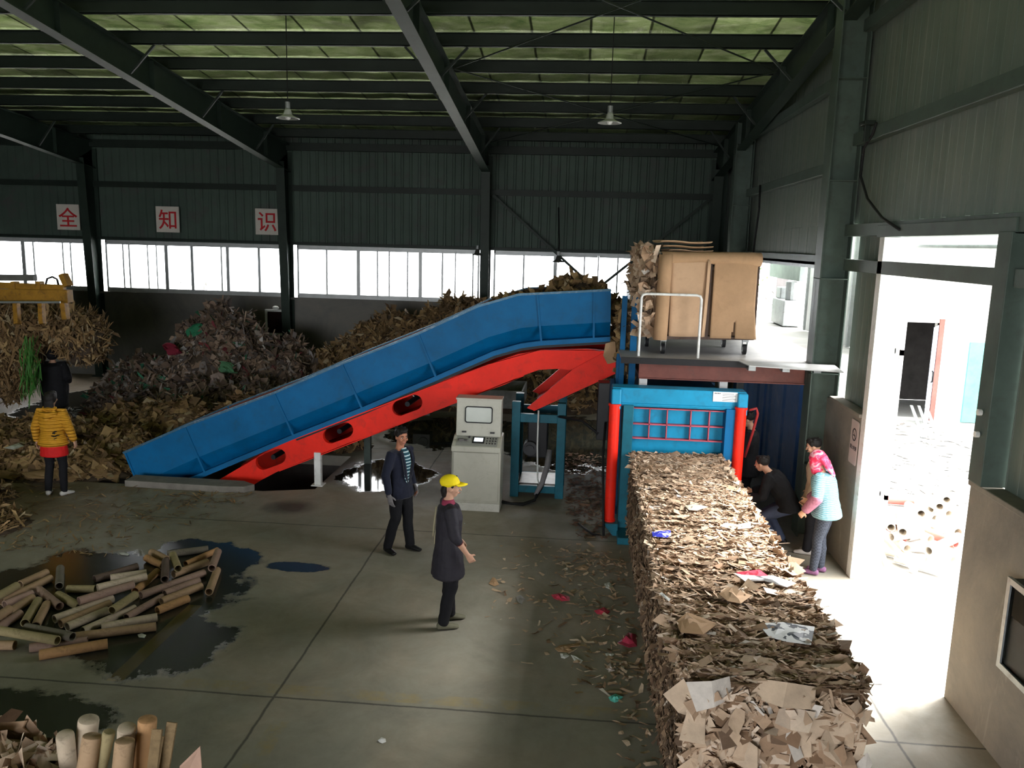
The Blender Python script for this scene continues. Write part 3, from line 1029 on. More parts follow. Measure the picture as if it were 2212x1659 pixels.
# ram cylinders
for (px0, py0, px1, py1) in ((1328, 876, 1320, 1120), (1601, 884, 1588, 1060)):
    a, b = P2(px0, py0, Y0 - .1), P2(px1, py1, Y0 - .1)
    b.x = a.x
    if px0 > 1500:
        b.z = .5
    c_ = obj('ram_cylinder', MB().cyl(a, b, .078, 22).cyl(a + Vector((0, 0, .0)), a + Vector((0, 0, .03)), .09, 22).cyl(b, b - Vector((0, 0, .04)), .09, 22), red, press, smooth='auto')
    obj('ram_rod', MB().cyl(a + Vector((0, 0, .02)), a + Vector((0, 0, .08)), .035, 14), galv, c_, smooth='auto')
    # bracket foot, pointed below
    sg = -1 if px0 < 1500 else 1
    m = MB().prism([(a.x - .1, Y0 - .25, b.z - .03), (a.x + .12, Y0 - .25, b.z - .03), (a.x + .12, Y0 - .25, .02), (a.x + .05, Y0 - .25, .02), (a.x - .1, Y0 - .25, .2)], (0, .45, 0))
    obj('cylinder_bracket', m, teal, press, bevel=.006)
hz = P2(1600, 900).x
pts = [(hz + .1, Y0 - .05, 1.93), (hz + .2, Y0 - .05, 1.96), (hz + .23, Y0 - .03, 1.88), (hz + .2, Y0 + .05, 1.6), (hz + .12, Y0 + .1, 1.2)]
obj('hydraulic_hose', MB().tube(pts, .02, 8), mat('dark_red_hose', (.25, .02, .02), .5), press, smooth=True)
# body behind, hopper and press box
darkblue = mat('deep_blue_press_body', (.006, .07, .17), .45, 0, .25, 2.0, dirt=(.03, .04, .05))
m = MB().box(.66, 2.2, 12.25 + .2, 15.6, .02, 2.0)
for y in (12.9, 13.6, 14.3, 15.0):
    m.box(.6, .66, y, y + .07, .05, 2.0).box(2.2, 2.26, y, y + .07, .05, 2.0)
obj('press_box', m, darkblue, press)
m = MB().box(.64, .72, 12.9, 13.0, 2.0, 3.42).box(.60, .66, 13.0, 15.0, 2.0, 2.5)
hp = P2(1369, 700, 12.95)
m.box(hp.x - .05, hp.x + .05, 12.8, 12.92, 2.0, gy(1369, 640, 12.9).z)
m.box(hp.x - .02, hp.x + .02, 12.9, 15.1, 2.0, gy(1369, 640, 12.9).z)
obj('feed_hopper', m, blue, press)
# black manifold and hose on the left of the press
m = MB().box(.32, .5, 12.5, 12.8, 1.2, 2.1)
obj('valve_box', m, mat('black_painted_steel', (.02, .02, .022), .4), press, bevel=.01)
m = MB().tube([(.45, 12.4, 1.5), (.42, 12.0, 1.1), (.44, 11.6, .5), (.46, 11.4, .05), (.3, 11.5, .03), (.1, 11.9, .03)], .018, 8)
m.tube([(.35, 12.5, 1.3), (.1, 12.7, 1.45), (-.3, 13.2, 1.4)], .022, 8)
obj('hydraulic_hose', m, black, press, smooth=True)

# ================================================================ cage cart with cardboard
A = gz(1427, 766, ZP)
cart = thing('cage_cart', (A.x - .05, A.y + .02, ZP), 'dark steel cage cart on swivel casters standing on the loading platform', 'cart')
ca = math.radians(12)
ex, ey = Vector((math.cos(ca), math.sin(ca), 0)), Vector((-math.sin(ca), math.cos(ca), 0))
O = Vector(cart.location)


def CP(u, v, w):
    return O + ex * u + ey * v + Vector((0, 0, w))


cdark = mat('dark_brown_cart_steel', (.05, .03, .022), .5, .2, .3, 5, dirt=(.12, .06, .03))
LU, LV, ZB, ZT = 1.5, .95, .26, 1.5
m = MB()
for u in (0, LU / 2, LU):
    for v in (0, LV):
        m.beam(CP(u, v, ZB), CP(u, v, ZT), .05, .05)
for w in (ZB, ZT - .03):
    for v in (0, LV):
        m.beam(CP(0, v, w), CP(LU, v, w), .05, .05)
    for u in (0, LU):
        m.beam(CP(u, 0, w), CP(u, LV, w), .05, .05)
m.prism([CP(0, 0, ZB), CP(LU, 0, ZB), CP(LU, LV, ZB), CP(0, LV, ZB)], (0, 0, .02))
obj('cage_frame', m, cdark, cart)
for u in (.1, LU - .1):
    for v in (.05, LV - .05):
        c = CP(u, v, 0)
        m = MB().box(c.x - .045, c.x + .045, c.y - .05, c.y + .03, .2 + ZP, .245 + ZP)
        m.prism([c + Vector((-.04, -.03, .21)), c + Vector((-.04, .03, .21)), c + Vector((-.04, .05, .075)), c + Vector((-.04, .02, .07))], (.008, 0, 0))
        m.prism([c + Vector((.032, -.03, .21)), c + Vector((.032, .03, .21)), c + Vector((.032, .05, .075)), c + Vector((.032, .02, .07))], (.008, 0, 0))
        cs = obj('caster', m, galv, cart)
        obj('wheel', MB().cyl(c + Vector((-.026, .02, .082)), c + Vector((.026, .02, .082)), .08, 24), black, cs, smooth='auto')
        obj('hub', MB().cyl(c + Vector((-.031, .02, .082)), c + Vector((.031, .02, .082)), .04, 18), white_paint, cs, smooth='auto')

kraft = mat('plain_kraft_board', (.50, .335, .21), .8, 0, .12, 2.5, dirt=(.36, .23, .14), dirt_amt=.4, bump=.1)
kraft2 = mat('darker_kraft_board', (.42, .265, .15), .8, 0, .15, 2.5, dirt=(.3, .19, .11), dirt_amt=.4, bump=.1)


def sheet_bent(fr, nu, nv, th=.006):
    """bent board: fr(s, t) -> point"""
    m = MB()
    vs = [fr(i / nu, j / nv) for j in range(nv + 1) for i in range(nu + 1)]
    m.add(vs, [(j * (nu + 1) + i, j * (nu + 1) + i + 1, (j + 1) * (nu + 1) + i + 1, (j + 1) * (nu + 1) + i) for j in range(nv) for i in range(nu)])
    return m


def board(name, m, mt, label, group=None, cat='cardboard', th=.006):
    o = obj(name, m, mt, smooth=True)
    sd = o.modifiers.new('solid', 'SOLIDIFY')
    sd.thickness = th
    sd.offset = 0
    return tag(o, label, cat, group)


board('cardboard_sheet', sheet_bent(lambda s, t: CP(.13 + .57 * s + .02 * (1 - t) * (1 - s), -.035 - .03 * math.sin(PI * s) - .012 * math.sin(6 * s + 2 * t), ZB + .02 + 1.18 * t), 12, 12),
      kraft, 'tall upright cardboard sheet filling the left half of the cage cart front')
board('cardboard_sheet', sheet_bent(lambda s, t: CP(.64 + .07 * s + .03 * t, -.10 + .06 * s - .015 * math.sin(3 * t), ZB + .02 + 1.16 * t), 4, 10),
      kraft, 'narrow upright cardboard strip beside the middle post of the cage cart')


def notch(s, t):
    u = .80 + .68 * s
    z = ZB + 1.2 * t
    v = -.035 - .02 * math.sin(PI * s) - (.09 * max(0, (s - .52)) * max(0, 1 - t * 2.6) * 3 if s > .52 else 0)
    return CP(u, v, z)


m = sheet_bent(notch, 25, 24)
keep = []
for f in m.f:
    c = sum((Vector(m.v[i]) for i in f), Vector()) / 4
    loc = c - O
    u, z = loc.dot(ex), loc.z
    s_, t_ = (u - .80) / .68, (z - ZB) / 1.2
    keep.append(not (t_ < .27 and abs(s_ - .53) < .045 * (1 - t_ / .27)))
m.f = [f for f, k in zip(m.f, keep) if k]
m.m = m.m[:len(m.f)]
board('cardboard_sheet', m, kraft2, 'wide upright cardboard sheet with a split bottom in the right half of the cage cart')
# corner roll and top roll
board('cardboard_roll', sheet_bent(lambda s, t: CP(.02 - .1 * math.cos(s * 3.6 - .2) + .02 * t, -.03 - .11 * math.sin(s * 3.6 - .2), ZB - .03 + 1.27 * t), 14, 6),
      kraft2, 'upright rolled cardboard wrapped round the left front corner of the cage cart')
board('cardboard_roll', sheet_bent(lambda s, t: CP(-.02 + 1.55 * t, .02 - .1 * math.sin(s * 3.8 - .3), ZT - .06 - .1 * math.cos(s * 3.8 - .3) * (1 - .1 * math.sin(4 * t)) + .02 * math.sin(2.5 * t)), 14, 12),
      kraft2, 'long curled cardboard lying along the top front edge of the cage cart')
for k, (u0, u1, w, th_) in enumerate(((.12, .8, ZT + .07, .05), (.02, .8, ZT + .13, .055), (-.02, .78, ZT + .20, .06))):
    board('cardboard_sheet', sheet_bent(lambda s, t, u0=u0, u1=u1, w=w, th_=th_: CP(u0 + (u1 - u0) * t, .28 - .22 * math.cos(s * 3.3), w - th_ * .5 * math.sin(s * 3.3) + .01 * math.sin(7 * t)), 10, 8),
          kraft if k != 1 else kraft2, ['folded cardboard sheet lowest of the three stacked on top of the cage cart', 'folded cardboard sheet in the middle of the stack on top of the cage cart', 'folded pale cardboard sheet topmost on the cage cart'][k],)
# inner load so that the cage is full from any side
m = MB().box(0, 0, 0, 0, 0, 0)
m = MB()
for k in range(16):
    v = .08 + k * .052
    a_ = random.uniform(-.015, .015)
    m.prism([CP(.04, v, ZB + .03), CP(1.46, v + a_, ZB + .03), CP(1.46, v + a_, 1.33 + random.uniform(-.12, .04)), CP(.04, v, 1.33 + random.uniform(-.12, .04))], ey * .012)
tag(obj('cardboard_load', m, cardboard), 'upright waste cardboard packed inside the cage cart behind its front sheets', 'cardboard', kind='stuff')

# ================================================================ control cabinet
cab = thing('control_cabinet', (-1.53, 12.55, 0), 'beige metal control cabinet with raised windowed lid standing beside the teal frame', 'cabinet')
cx0, cx1 = -1.92, -1.15
Yf = 12.33
obj('plinth', MB().box(cx0 + .0, cx1, Yf + .0, Yf + .5, 0, .13), mat('pale_cabinet_plinth', (.55, .54, .48), .5, 0, .12, 4, dirt=(.3, .27, .2)), cab, bevel=.004)
m = MB().box(cx0, cx1, Yf + .01, Yf + .52, .13, .98)
m.prism([(cx0, Yf - .05, .97), (cx0, Yf - .05, 1.05), (cx0, Yf + .27, 1.17), (cx0, Yf + .52, 1.17), (cx0, Yf + .52, .97)], (cx1 - cx0, 0, 0))
obj('cabinet_body', m, beige, cab, bevel=.006)
dr = obj('cabinet_door', MB().box(cx0 + .03, cx1 - .03, Yf - .008, Yf + .01, .17, .95), beige, cab, bevel=.004)
obj('door_handle', MB().box(cx0 + .075, cx0 + .095, Yf - .02, Yf - .008, .5, .57), mat('dark_handle_metal', (.05, .05, .05), .4, .5), dr, bevel=.003)
m = MB().prism([(cx0 + .03, Yf + .22, 1.16), (cx0 + .03, Yf + .27, 1.74), (cx0 + .03, Yf + .52, 1.74), (cx0 + .03, Yf + .52, 1.16)], (cx1 - cx0 - .06, 0, 0))
lid = obj('raised_lid', m, beige, cab, bevel=.008)
lid_top = obj('lid_top', MB().box(cx0 + .02, cx1 - .02, Yf + .24, Yf + .54, 1.735, 1.765), beige, lid, bevel=.004)


def rr(x0, x1, z0, z1, r, n=5):
    o = []
    for (cx, cz, a0) in ((x1 - r, z1 - r, 0), (x0 + r, z1 - r, 90), (x0 + r, z0 + r, 180), (x1 - r, z0 + r, 270)):
        for k in range(n + 1):
            a = math.radians(a0 + 90 * k / n)
            o.append((cx + r * math.cos(a), cz + r * math.sin(a)))
    return o


def lidp(u, v, w):
    return Vector((u, Yf + .22 + (v - 1.16) * .086 - .012 + w, v))


gasket = plate(rr(cx0 + .165, cx1 - .165, 1.37, 1.635, .04), [rr(cx0 + .182, cx1 - .182, 1.387, 1.618, .03)], lidp, .014)
obj('window_gasket', gasket, black, lid)
obj('lid_window', plate(rr(cx0 + .18, cx1 - .18, 1.385, 1.62, .03), [], lambda u, v, w: lidp(u, v, w + .006), .004), mat('frosted_lid_glass', (.42, .45, .4), .12, 0, .06), lid)
m = MB()
for x in (cx0 + .16, cx1 - .16):
    m.box(x - .035, x + .035, Yf + .205, Yf + .225, 1.215, 1.24)
obj('hinge', m, mat('dark_handle_metal', (.05, .05, .05)), lid)


def panelp(u, v, w=0):   # on the sloping console
    return Vector((u, Yf - .05 + .32 * v, 1.05 + .12 * v)) + Vector((0, -.351, .936)) * w


panel = obj('console_panel', MB().prism([panelp(cx0 + .06, .08, .001), panelp(cx1 - .06, .08, .001), panelp(cx1 - .06, .9, .001), panelp(cx0 + .06, .9, .001)], Vector((0, -.351, .936)) * .004), mat('grey_console_face', (.3, .3, .27), .5), cab)
obj('display_bezel', MB().prism([panelp(cx0 + .31, .3, .005), panelp(cx1 - .27, .3, .005), panelp(cx1 - .27, .78, .005), panelp(cx0 + .31, .78, .005)], Vector((0, -.351, .936)) * .01), black, panel)
scr = NT('lit_display')
scr.set(Base_Color=(.8, .85, .9), Emission_Color=(.85, .95, 1.0), Emission_Strength=0.8)
obj('display_screen', MB().prism([panelp(cx0 + .335, .4, .016), panelp(cx1 - .295, .4, .016), panelp(cx1 - .295, .7, .016), panelp(cx0 + .335, .7, .016)], Vector((0, -.351, .936)) * .002), scr.m, panel)
m = MB()
for i in range(4):
    for j in range(3):
        p = panelp(cx1 - .23 + i * .045, .3 + j * .2, .004)
        m.cyl(p, p + Vector((0, -.351, .936)) * .014, .011, 10)
p = panelp(cx0 + .25, .75, .004)
m.cyl(p, p + Vector((0, -.351, .936)) * .02, .018, 12)
obj('push_button', m, mat('dark_button_plastic', (.04, .035, .04), .4), panel)
m = MB()
p = panelp(cx0 + .13, .45, .004)
m.obox(p + Vector((0, 0, .02)), .09, .07, .03, .3).obox(p + Vector((.06, .02, .015)), .1, .05, .02, -.4)
tag(obj('work_glove', m, mat('grey_glove_cloth', (.13, .12, .115), .8), bevel=.012), 'dark grey work glove lying on the control cabinet console', 'glove')

# ================================================================ teal frame with tank under the conveyor head
tf = thing('hydraulic_power_frame', (-.62, 13.4, 0), 'teal steel frame holding hydraulic unit beside the beige control cabinet', 'machine')
tx0, tx1 = -1.06, -.17
tz = 1.62
for x0, x1 in ((tx0, tx0 + .14), (tx1 - .14, tx1)):
    for y in (13.17, 13.95):
        obj('frame_post', MB().box(x0, x1, y, y + .12, 0, tz), teal, tf, bevel=.006)
for y in (13.19, 13.97):
    obj('cross_rail', MB().box(tx0 + .14, tx1 - .14, y, y + .08, 1.28, 1.42), teal, tf, bevel=.005)
    obj('cross_rail', MB().box(tx0 + .14, tx1 - .14, y, y + .08, .08, .2), teal, tf, bevel=.005)
m = MB()
for x0 in (tx0 + .03, tx1 - .11):
    m.box(x0, x0 + .08, 13.29, 13.95, 1.3, 1.4).box(x0, x0 + .08, 13.29, 13.95, .1, .2)
obj('side_rails', m, teal, tf, bevel=.005)
obj('base_tray', MB().box(tx0 + .14, tx1 - .14, 13.3, 13.95, .2, .215), mat('dirty_steel_tray', (.12, .11, .1), .35, .4, .4, 8), tf)
m = MB().box(tx0 + .25, tx1 - .3, 13.5, 13.85, .6, 1.25)
obj('oil_tank', m, mat('black_painted_steel', (.02, .02, .022)), tf, bevel=.02)
obj('pump_motor', MB().cyl((tx0 + .3, 13.4, .78), (tx0 + .3, 13.7, .78), .12, 20).cyl((tx0 + .3, 13.36, .78), (tx0 + .3, 13.4, .78), .07, 16), mat('dark_motor_grey', (.06, .06, .065), .45), tf, smooth='auto')
m = MB().tube([(-.62, 13.12, 1.5), (-.62, 13.12, .9), (-.6, 13.1, .35), (-.55, 13.1, .2)], .014, 8)
obj('white_pipe', m, white_paint, tf, smooth=True)
m = MB().tube([(-.42, 13.3, .8), (-.45, 13.2, .55), (-.52, 13.05, .3), (-.62, 12.95, .12)], [.05, .05, .045, .03], 10)
obj('wrapped_hose_bundle', m, mat('grey_tape_wrap', (.2, .19, .2), .6), tf, smooth=True)
m = MB()
for k in range(3):
    m.tube([(-.5 - k * .04, 13.1, .25), (-.62, 12.9 - .03 * k, .06), (-.8, 12.75 - .03 * k, .03), (-1.0, 12.72, .03), (-1.16, 12.7 + .03 * k, .05)], .018, 8)
obj('floor_cable', m, black, tf, smooth=True)

# ================================================================ lamps, signs, boxes
lampg = mat('lamp_shade_enamel', (.45, .47, .45), .35, .3, .1, 4)


def pendant(px_, py_, Y, r, label, mt, wire=True):
    p = gy(px_, py_, Y)
    t_ = thing('pendant_lamp', p, label, 'lamp', None)
    obj('lamp_shade', MB().lathe([(r, 0), (r * .95, .012), (r * .6, .035), (.07, .06), (.055, .12), (.03, .17)], p, 28), mt, t_, smooth='auto').modifiers.new('s', 'SOLIDIFY').thickness = .006
    obj('lamp_holder', MB().cyl(p + Vector((0, 0, .16)), p + Vector((0, 0, .26)), .04, 14), galv, t_, smooth='auto')
    obj('bulb', MB().ball(p + Vector((0, 0, .02)), .045), mat('opal_bulb', (.8, .8, .78), .3), t_, smooth=True)
    if wire:
        obj('wire', MB().cyl(p + Vector((0, 0, .26)), (p.x, p.y, roof_z(p.y) - .02), .008, 6), black, t_)
    return t_


pendant(622, 256, 13.52, .19, 'grey disc pendant lamp hanging over the left bay near the sloping rafter', lampg)
pendant(1317, 266, 13.52, .19, 'shiny metal disc pendant lamp hanging over the right bay above the cardboard cart', lampg)
dk = mat('dark_lamp_enamel', (.05, .05, .045), .5)
t_ = pendant(1206, 566, 20.6, .17, 'small dark lamp hanging in front of the rear window near the diagonal brace', dk, False)
p = t_.location
obj('wire', MB().tube([p + Vector((0, 0, .26)), p + Vector((0, .3, .45)), p + Vector((-.1, 1.9, 1.4))], .02, 6), black, t_)
t_ = pendant(1031, 551, 22.4, .15, 'small dark lamp fixed under the cladding beside the rear steel column', dk, False)

signm = mat('cream_sign_board', (.60, .565, .50), .7, 0, .08, 4)
redink = mat('red_sign_paint', (.50, .02, .025), .6, 0, .1)


def text_mesh(ch, size, bold=0.0, depth=0.0):
    cu = bpy.data.curves.new('writing', 'FONT')
    cu.body = ch
    cu.size = size
    cu.align_x = 'CENTER'
    cu.align_y = 'CENTER'
    cu.offset = bold
    cu.extrude = depth
    o = bpy.data.objects.new('writing', cu)
    COL.objects.link(o)
    bpy.context.view_layer.update()
    me = bpy.data.meshes.new_from_object(o.evaluated_get(bpy.context.evaluated_depsgraph_get()))
    bpy.data.objects.remove(o)
    bpy.data.curves.remove(cu)
    cs = [v.co.copy() for v in me.vertices]
    x_ = (min(c.x for c in cs) + max(c.x for c in cs)) / 2
    y_ = (min(c.y for c in cs) + max(c.y for c in cs)) / 2
    m = MB()
    m.add([(c.x - x_, c.y - y_, c.z) for c in cs], [tuple(p.vertices) for p in me.polygons])
    bpy.data.meshes.remove(me)
    return m


def place(m, fr):
    r = MB()
    r.add([fr(*p) for p in m.v], m.f)
    return r


for ch, cxp, cyp, lab in (('全', 147, 469, 'first character 全 nearest the left column'), ('知', 362, 474, 'character 知'), ('识', 577, 479, 'character 识')):
    c = gy(cxp, cyp, YB - .16)
    lab = {'全': 'cream sign with red character 全 over the rear windows left of the second column', '知': 'cream sign with red character 知 midway between two rear columns, middle of the three signs', '识': 'cream sign with red character 识 beside the rear column above the wall cabinet'}[ch]
    s_ = thing('wall_sign', c, lab, 'sign')
    h_ = .34
    obj('sign_board', MB().box(c.x - h_, c.x + h_, c.y, c.y + .03, c.z - .36, c.z + .36), signm, s_)
    obj('red_character', place(text_mesh(ch, .58, .005, .004), lambda x, y, z: Vector((c.x + x, c.y - .006 - z, c.z + y))), redink, s_)

# hose cabinet on the rear dado
c0, c1 = gy(572, 668, YB - .3), gy(615, 725, YB - .3)
hb = thing('wall_cabinet', ((c0.x + c1.x) / 2, YB - .2, c1.z), 'white framed glass wall cabinet on the rear dado beside the middle column', 'cabinet')
obj('cabinet_frame', plate([(c0.x, c1.z), (c1.x, c1.z), (c1.x, c0.z), (c0.x, c0.z)], [[(c0.x + .06, c1.z + .06), (c1.x - .06, c1.z + .06), (c1.x - .06, c0.z - .06), (c0.x + .06, c0.z - .06)]],
    lambda u, v, w: Vector((u, YB - .3 + w, v)), .05), white_paint, hb)
obj('cabinet_box', MB().box(c0.x + .01, c1.x - .01, YB - .24, YB - .06, c1.z + .01, c0.z - .01), mat('dark_red_box', (.06, .03, .03), .5), hb)
obj('glass_door', MB().box(c0.x + .06, c1.x - .06, YB - .275, YB - .27, c1.z + .06, c0.z - .06), glass, hb)
obj('bell', MB().ball(((c0.x + c1.x) / 2, YB - .2, c0.z + .04), .1, .06, .06), white_paint, hb, smooth=True)
# glazed cabinet on the near right dado
c0, c1 = gx(2180, 1245, XR - .12), gx(2178, 1462, XR - .12)
yA, yB2 = c0.y, c0.y - 1.1
hb = thing('wall_cabinet', (XR - .06, c0.y - .5, c1.z), 'glass fronted wall cabinet with pale frame on the near right wall', 'cabinet')
zA, zB = c1.z, c0.z
obj('cabinet_frame', plate([(yB2, zA), (yA, zA), (yA, zB), (yB2, zB)], [[(yB2 + .05, zA + .05), (yA - .05, zA + .05), (yA - .05, zB - .05), (yB2 + .05, zB - .05)]], lambda u, v, w: Vector((XR - .13 + w, u, v)), .03), galv, hb)
obj('cabinet_box', MB().box(XR - .1, XR - .005, yB2 + .01, yA - .01, zA + .01, zB - .01), mat('dark_green_box', (.04, .05, .045), .5), hb)
obj('paper_notice', MB().box(XR - .105, XR - .1, yA - .5, yA - .08, zB - .3, zB - .08), mat('cream_paper', (.5, .46, .36), .7), hb)
obj('glass_door', MB().box(XR - .115, XR - .11, yB2 + .05, yA - .05, zA + .05, zB - .05), glass, hb)
# no smoking notice
c = gx(1845, 955, XR - .006)
ns = thing('no_smoking_sign', c, 'pale no smoking notice on the grey wall beside the side door', 'sign')
W2, H2 = .145, .29
obj('sign_board', plate([(c.y + u, c.z + v) for u, v in rr(-W2, W2, -H2, H2, .03)], [], lambda u, v, w: Vector((c.x - w, u, v)), .006), mat('pale_pink_board', (.5, .43, .40), .6, 0, .08), ns)
m = MB()
n_ = 28
ring = [(.085 * math.cos(2 * PI * k / n_), .085 * math.sin(2 * PI * k / n_)) for k in range(n_)]
ring2 = [(.066 * math.cos(2 * PI * k / n_), .066 * math.sin(2 * PI * k / n_)) for k in range(n_)]
fr = lambda u, v, w: Vector((c.x - .0065 - w, c.y - u, c.z + .1 + v))
q = plate(ring, [ring2], fr, .001)
q = merge(q, plate([(-.055, .045), (-.045, .055), (.055, -.045), (.045, -.055)], [], fr, .001), plate([(-.045, -.018), (.04, -.018), (.04, -.004), (-.045, -.004)], [], fr, .0012))
obj('prohibition_mark', q, inkm, ns)
obj('writing', place(text_mesh('禁止吸烟', .062, .001, .0005), lambda x, y, z: Vector((c.x - .007 - z, c.y - x, c.z - .07 + y))), inkm, ns)
# loose cable and small socket on the gable wall
m = MB()
pp = [gx(x, y, XR - .03) for x, y in ((1893, 265), (1885, 290), (1866, 320), (1859, 380), (1874, 430), (1905, 470), (1943, 496))]
m.tube(pp, .017, 8)
tag(obj('hanging_cable', m, black, smooth=True), 'black cable looping down the green gable wall beside the near column', 'cable')
p = gx(1886, 268, XR)
tag(obj('cable_bracket', MB().box(XR - .14, XR + .0, p.y - .12, p.y + .12, p.z - .02, p.z + .03).box(XR - .1, XR - .04, p.y - .03, p.y + .03, p.z - .22, p.z - .02), steel_dark, bevel=.005), 'small dark bracket on the near gable column where the cable starts', 'bracket')
m = MB()
pp = [gx(x, y, XR - .02) for x, y in ((1642, 400), (1640, 450), (1630, 520), (1626, 560), (1640, 572))]
m.tube(pp, .02, 8)
tag(obj('hanging_cable', m, black, smooth=True), 'thin black cable running down beside the far gable column above the cart', 'cable')
# ================================================================ loose paper: flakes, bales, heaps
def frame_from(nrm, along):
    """rows of unit vectors (t, b, n) from arrays of normals and a preferred long axis"""
    n = nrm / np.linalg.norm(nrm, axis=1, keepdims=True)
    t = along - n * np.sum(along * n, axis=1, keepdims=True)
    t /= np.maximum(np.linalg.norm(t, axis=1, keepdims=True), 1e-6)
    return t, np.cross(n, t), n


def flakes(mb, c, nrm, along, ln, wd, bend=.3, jag=.25, mi=0, rng=None):
    """pieces of torn paper: centres c, normals nrm, long axis along, length ln, width wd (all arrays)"""
    rng = rng or RNG
    N = len(c)
    if N == 0:
        return mb
    t, b, n = frame_from(nrm, along)
    us = np.array([-1, 0, 1]) * .5
    vs = []
    bd = rng.normal(0, bend, N)
    tw = rng.normal(0, bend * .5, N)
    for iv, v in enumerate((-.5, .5)):
        for iu, u in enumerate(us):
            ju = rng.uniform(-jag, jag, N) * .5 * (1 if iu != 1 else .6)
            jv = rng.uniform(-jag, jag, N) * .9
            uu, vv = (u + ju) * ln, (v + jv) * wd
            ww = bd * ln * (u * u * 4 - .3) * .5 + tw * u * v * wd * 2
            vs.append(c + t * uu[:, None] + b * vv[:, None] + n * ww[:, None])
    V = np.stack(vs, 1).reshape(-1, 3)
    base = np.arange(N)[:, None] * 6
    F = np.concatenate([base + np.array([0, 1, 4, 3]), base + np.array([1, 2, 5, 4])], 1).reshape(-1, 4)
    o = len(mb.v)
    mb.v += [tuple(p) for p in V.tolist()]
    mb.f += [tuple(q) for q in (F + o).tolist()]
    mb.m += [mi] * len(F)
    return mb


def rnd_dirs(N, rng=None):
    v = (rng or RNG).normal(size=(N, 3))
    return v / np.linalg.norm(v, axis=1, keepdims=True)


def strands(mb, c, nrm, ln, wd, mi=0):
    """long thin strips"""
    return flakes(mb, c, nrm, rnd_dirs(len(c)), ln, wd, .5, .5, mi)


core = mat('packed_board_core', (.15, .095, .055), .9, 0, .4, 14, bump=.5, bscale=60)
scrapw = mat('white_paper_scrap', (.62, .62, .6), .8, 0, .1, 9)

BX0, BX1, BH = .83, 2.07, 1.24
cuts = [5.42, 6.55, 7.85, 9.15, 10.45, 11.72]
blabs = ['baled waste cardboard, nearest the camera, with large torn sheets on its front face',
         'baled waste cardboard second from the front of the row, carrying the white printed sheet',
         'baled waste cardboard in the middle of the row, with the red scrap at its seam',
         'baled waste cardboard second from the press outlet, with blue printed scrap on its edge',
         'baled waste cardboard just emerging under the ribbed gate of the press']


def bulge(z, y):
    return .035 * math.sin(z * 2.4) + .02 * math.sin(y * 3.1 + z * 4)


